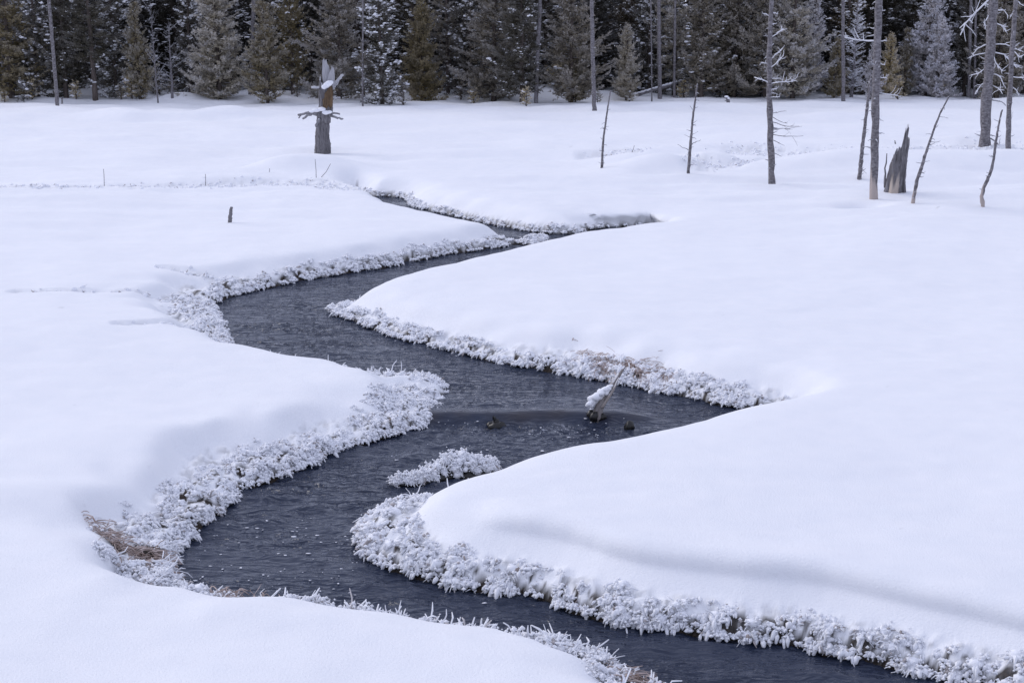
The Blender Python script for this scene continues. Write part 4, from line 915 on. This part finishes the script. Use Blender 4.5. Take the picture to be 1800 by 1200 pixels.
def tree(name, label, kind, px, py, H, wide, col, rime, group=None, snow=True, rot=None, p=None, cat='pine tree', seed=0):
    t, c, sn = KIND[kind]
    p = on_ground(px, py) if p is None else p
    o = empty(name, p, label, cat, group)
    h0 = max(v.co.z for v in (t.vertices[0], t.vertices[-1])) if False else {'young0':5.4,'young1':5.4,'young2':5,'mid0':10,'mid1':11,'mid2':9,'high0':14,'high1':15,'high2':15,'snowy0':9,'snowy1':10,'sapling0':1.1,'sapling1':1.6,'feather':6,'twiggy':4.2}[kind]
    if H > 7: H = 7+(H-7)*.35; wide = wide*1.18
    k = H/h0; o.scale = (k*wide, k*wide, k); o.rotation_euler = (random.uniform(-.02, .02), random.uniform(-.02, .02), random.uniform(0, 6.28) if rot is None else rot)
    add('trunk', t, M_BARK if c is not None else M_SNAG, o)
    if c is not None:
        cr = add('crown', c, M_NEEDLE, o); cr.color = (*col, rime)
        if snow and sn is not None: add('branch_snow', sn, M_CLUMP, o)['kind'] = 'stuff'
    return o
random.seed(4)
FRONT = [
 ('pine at left edge with rusty lowest boughs','mid0',22,173,9,1.05,OLIVE,.25),('dark pine right of the leaning left pole','mid1',117,172,9.5,.85,DARK,.2),('pine with long bare pinkish trunk near left edge','high2',168,171,13,.9,DARK,.15),
 ('young pine with grey frosted top, left of the dead twiggy trees','young1',246,175,4.3,.75,OLIVE,.45),('broad full frosted grey-green pine, largest in the left forest edge','young0',387,174,5.6,1.05,GREY,.55),
 ('olive pine just right of the bare grey trunk at left','young1',470,170,4.4,1.0,OLIVE,.4),('big grey-brown pine behind the tall twisted stump','mid2',596,167,8,.95,BROWN,.5),('slim dark pine left of the twisted stump top','mid1',515,167,9,.7,OLIVE,.2),
 ('dark conical pine right of centre-left gap','young0',742,169,4.6,.9,OLIVE,.18),('small pine low beside the twisted stump','sapling1',640,169,1.9,1,OLIVE,.35),('pine with a thin pale bare trunk in the centre','high2',788,169,9.2,.8,BROWN,.5),
 ('tall dark pine left of the leftmost mid-meadow trunk','mid0',868,170,10,.95,BROWN,.4),('dark pine directly behind the leftmost mid-meadow trunk','mid1',918,170,9,.9,DARK,.2),('brownish pine between the two mid-meadow trunks','mid0',1004,170,9,.9,BROWN,.35),
 ('small olive pine between the two mid-meadow trunks, in front','young2',1012,170,1.9,1.3,OLIVE,.3),('small grey pine right of the lowest-footed trunk','young1',1100,171,3.4,.85,GREY,.45),('frosted grey pine with pale stem beside the fallen log','high0',1185,171,11,.95,GREY,.6),
 ('dark pine behind the fallen log','mid1',1232,169,9.5,.9,BROWN,.35),('brown full pine above the crooked snow-capped stub','mid0',1290,170,9,.95,BROWN,.3),('dim pine behind the rimed dead tree','mid2',1345,169,8.5,.8,BROWN,.4),
 ('light grey frosted pine right of the rimed dead tree','mid0',1393,171,8.5,.9,GREY,.75),('pale pinkish frosted pine, narrow and pointed, right of the light grey one','young2',1424,171,4.4,.85,PALE,.85),('olive little pine left of the thin bare trunk','young2',1466,171,2.7,1.0,OLIVE,.35),
 ('frosted bush-like pine behind the tall bare snag','young1',1530,171,2.5,.8,PALE,.7),('golden olive pine right of the tall bare snag','young1',1562,170,2.9,.85,GOLD,.55),('narrow olive pine next to the golden one','young2',1588,170,3.2,.8,OLIVE,.5),
 ('tiny golden sapling bush below the golden olive pine','sapling1',1578,172,1.0,1.3,GOLD,.6),('tall white frosted pine, whitest in the forest edge','young1',1626,170,5.4,.95,PALE,1.0),('whitish pine with visible thin trunk beside the whitest one','young0',1648,171,3.7,.9,PALE,.85),
 ('dark pine left of the thickest snag','mid1',1694,169,9.5,.8,DARK,.25),('dark pine behind the thickest snag','mid0',1752,168,9.5,.85,BROWN,.35),('dark pine at the right edge','mid1',1796,169,9.5,.9,BROWN,.4),
 ('dim snowy pine in the gap left of the broad frosted pine','snowy0',335,168,7,.75,DARK,.3),('snow-flecked dark pine left of the young frosted-top pine','snowy1',205,165,8,.8,DARK,.3),('snow-flecked pine between the left edge pine and the leaning pole','snowy0',66,166,8,.7,DARK,.3),
 ('snow-laden pine right of the twisted stump','snowy1',672,166,8,.75,DARK,.3),('snowy dark pine in the gap right of the pale-trunked centre pine','snowy0',828,166,8,.7,DARK,.25),('snowy pine in the gap behind the straight grey trunk','snowy0',1140,165,8,.7,DARK,.3)]
for lab, k, px, py, H, wd, col, rm in FRONT:
    tree('pine_sapling' if k.startswith('sap') else 'pine_tree', lab, k, px, py, H, wd, col, rm, snow=k.startswith('snowy') or k.startswith('high') or k in ('mid1',))
tree('dead_tree', 'feathery bare white-frosted tree between thin trunk and tall snag', 'feather', 1497, 171, 5.2, 1.0, DARK, 0, cat='dead tree')
tree('dead_tree', 'bare twiggy grey tree, left of two before the forest at left', 'twiggy', 277, 176, 4.4, .45, DARK, 0, cat='dead tree')
tree('dead_tree', 'bare twiggy grey tree with wide spread branches, right of two at left', 'twiggy', 304, 176, 3.4, 1.0, DARK, 0, cat='dead tree')
tree('dead_tree', 'small bare twiggy tree by the leaning left pole', 'twiggy', 71, 172, 2.4, .5, DARK, 0, cat='dead tree')
SAPS = [(232,174,.95,GOLD,'yellowish sapling below the young frosted-top pine'),(57,173,.8,GOLD,'yellow-green sapling left of the leaning pole'),(134,174,.7,GOLD,'small sapling right of the leaning left pole'),(213,173,.6,OLIVE,'tiny dark sapling by the snow mound at left'),(8,175,.5,GOLD,'low sapling at the left edge'),
 (1345,170,.7,OLIVE,'little sapling at the foot of the rimed dead tree background'),(1315,170,.6,OLIVE,'tiny sapling right of the crooked stub'),(925,171,.7,GOLD,'small sapling left of the leftmost mid-meadow trunk')]
for px, py, h, col, lab in SAPS: tree('pine_sapling', lab, 'sapling0', px, py, h, 1.1, col, .5, 'saplings along the forest edge')
random.seed(21)
for k in range(34):
    px = random.uniform(10, 1790)
    tree('pine_sapling', 'low snow-dusted sapling at the foot of the forest, one of many alike', random.choice(['sapling0', 'sapling1']), px, random.uniform(164, 171), random.uniform(.5, 1.3), random.uniform(1, 1.5), random.choice([OLIVE, BROWN, GOLD, GREY]), random.uniform(.3, .7), 'low saplings at the foot of the forest')
# slender living and dead stems between the crowns
for px, py, qx, w, lab in [(5,170,3,5,'pinkish bare stem at the extreme left edge'),(1703,168,1707,6,'grey bare stem left of the thickest snag'),(1713,168,1716,4.5,'thinner bare stem next to the grey one by the thickest snag'),(247,150,247,3.5,'thin pinkish stem above the young frosted-top pine'),(637,165,638,3.2,'thin straight stem among the snow-flecked pines'),(1424,171,1424,3,'thin pale stem of a bare tree inside the frosted right group'),(1146,171,1144,2.4,'thin dark stem left of the straight grey trunk'),(1185,172,1187,4.6,'pale pinkish stem standing before the fallen log')]:
    snag('bare_stem', lab, 'dead tree', [(px,py),((px+qx)/2,py/2),(qx,0)], w, w*.8, stubs=6, seed=px+300, ext=3)
# trees deeper in: nothing tells them apart; forest shade is put into their darker needle colours
random.seed(9); n = 0
for row, (Y, step, spread) in enumerate([(70.6, 2.3, 30), (73.5, 2.1, 32), (77, 2.1, 35), (82, 2.2, 38)]):
    x = -spread
    while x < spread:
        xx = x+random.uniform(-.7, .7); yy = Y+random.uniform(-1.6, 1.6)
        k = random.choice(['snowy0', 'snowy1', 'mid2', 'high1', 'mid0', 'high0', 'snowy1', 'mid1'])
        tree('pine_tree', 'dark snow-flecked pine in the depth of the forest behind the front row', k, 0, 0, random.uniform(6.5, 9.5), random.uniform(.95, 1.3), random.choice([(.04, .036, .026), (.05, .045, .03), DARK, (.10, .078, .045)]), random.uniform(.02, .22),
             'dark pines in the depth of the forest', p=np.array([xx, yy, ground_z(xx, yy)-.03]))
        x += step
# the mass of forest beyond, where no tree can be told from the next
def forest_mass():
    rng = np.random.default_rng(77); src = []
    for sd in (201, 202, 203):
        t, c, s_ = conifer(sd, 11, 1.7, .1, 5, .34, .1, .3, .6, fine=5, dens=.34, snow=.8, blade=2.8)
        src.append((t, c, s_))
    def arr(me):
        v = np.empty(len(me.vertices)*3, np.float32); me.vertices.foreach_get('co', v)
        tri = np.array([p.vertices[:] for p in me.polygons if len(p.vertices) == 3]); return v.reshape(-1, 3), tri
    A = [arr(c) for t, c, s_ in src]; S = [arr(s_) for t, c, s_ in src]
    mb, sb = MB(), MB()
    for Y, step, sp in ((88, 2.6, 40), (96, 3.0, 42)):
        for x in np.arange(-sp, sp, step):
            k = rng.integers(0, 3); xx, yy = x+rng.normal(0, .5), Y+rng.normal(0, 1.5); z = 6*float(sstep(70, 200, np.array(yy)))
            a = rng.random()*6.28; cc, ss = math.cos(a), math.sin(a); sc = rng.uniform(.75, 1.0)
            for (v, f), m in ((A[k], mb), (S[k], sb)):
                w = np.stack([(v[:, 0]*cc-v[:, 1]*ss)*sc+xx, (v[:, 0]*ss+v[:, 1]*cc)*sc+yy, v[:, 2]*sc+z], 1); m.put(w, f, tip=0)
    o = add('distant_forest', mb.mesh('distant_forest', False), M_NEEDLE); o.color = (.03, .028, .022, 0)  # near-black needles: shade of the deep wood put into the colour
    tag(o, 'dense dark wood closing the view behind all the separate pines', 'forest', kind='stuff')
    s2 = add('forest_snow', sb.mesh('forest_snow'), M_CLUMP, o); s2['kind'] = 'stuff'
forest_mass()

# fallen logs at the forest edge
def fallen(label, a, b, w0, w1, Ydepth, seed, snow=True):
    rng = np.random.default_rng(seed); p0 = on_ground(*a); p1 = dp(*b, p0[1]+Ydepth); s = 1/ppm(p0)
    o = empty('fallen_log', p0, label, 'log'); mb = MB(); stick(mb, [p0, (p0+p1)/2+np.array([0, 0, -.02]), p1], w0*s/2, w1*s/2, 8, 10, .01, .08, rng)
    add('trunk', mb.mesh('trunk', off=p0), M_SNAG, o)
    if snow:
        mb = MB(); c = poly([p0, p1], 22)[:-3]; r = taper(w0, w1, 22)[:-3]*s/2
        put_blobs(mb, c+np.array([0, 0, 1])*(r*.75)[:, None], np.stack([r*1.6, r*.9, r*.65], 1), ICO1, .12, rng); add('snow_cap', mb.mesh('snow_cap', off=p0), M_CLUMP, o)
fallen('long snow-topped fallen log slanting up to the right at forest edge', (1118,168), (1245,128), 7, 4, 1.5, 61)
fallen('snow-topped fallen stem slanting in the dark gap at left', (212,150), (186,10), 4.5, 3, 1.0, 62)
fallen('low fallen log half buried at the foot of the broad frosted pine', (308,166), (328,157), 5, 4, .5, 63)
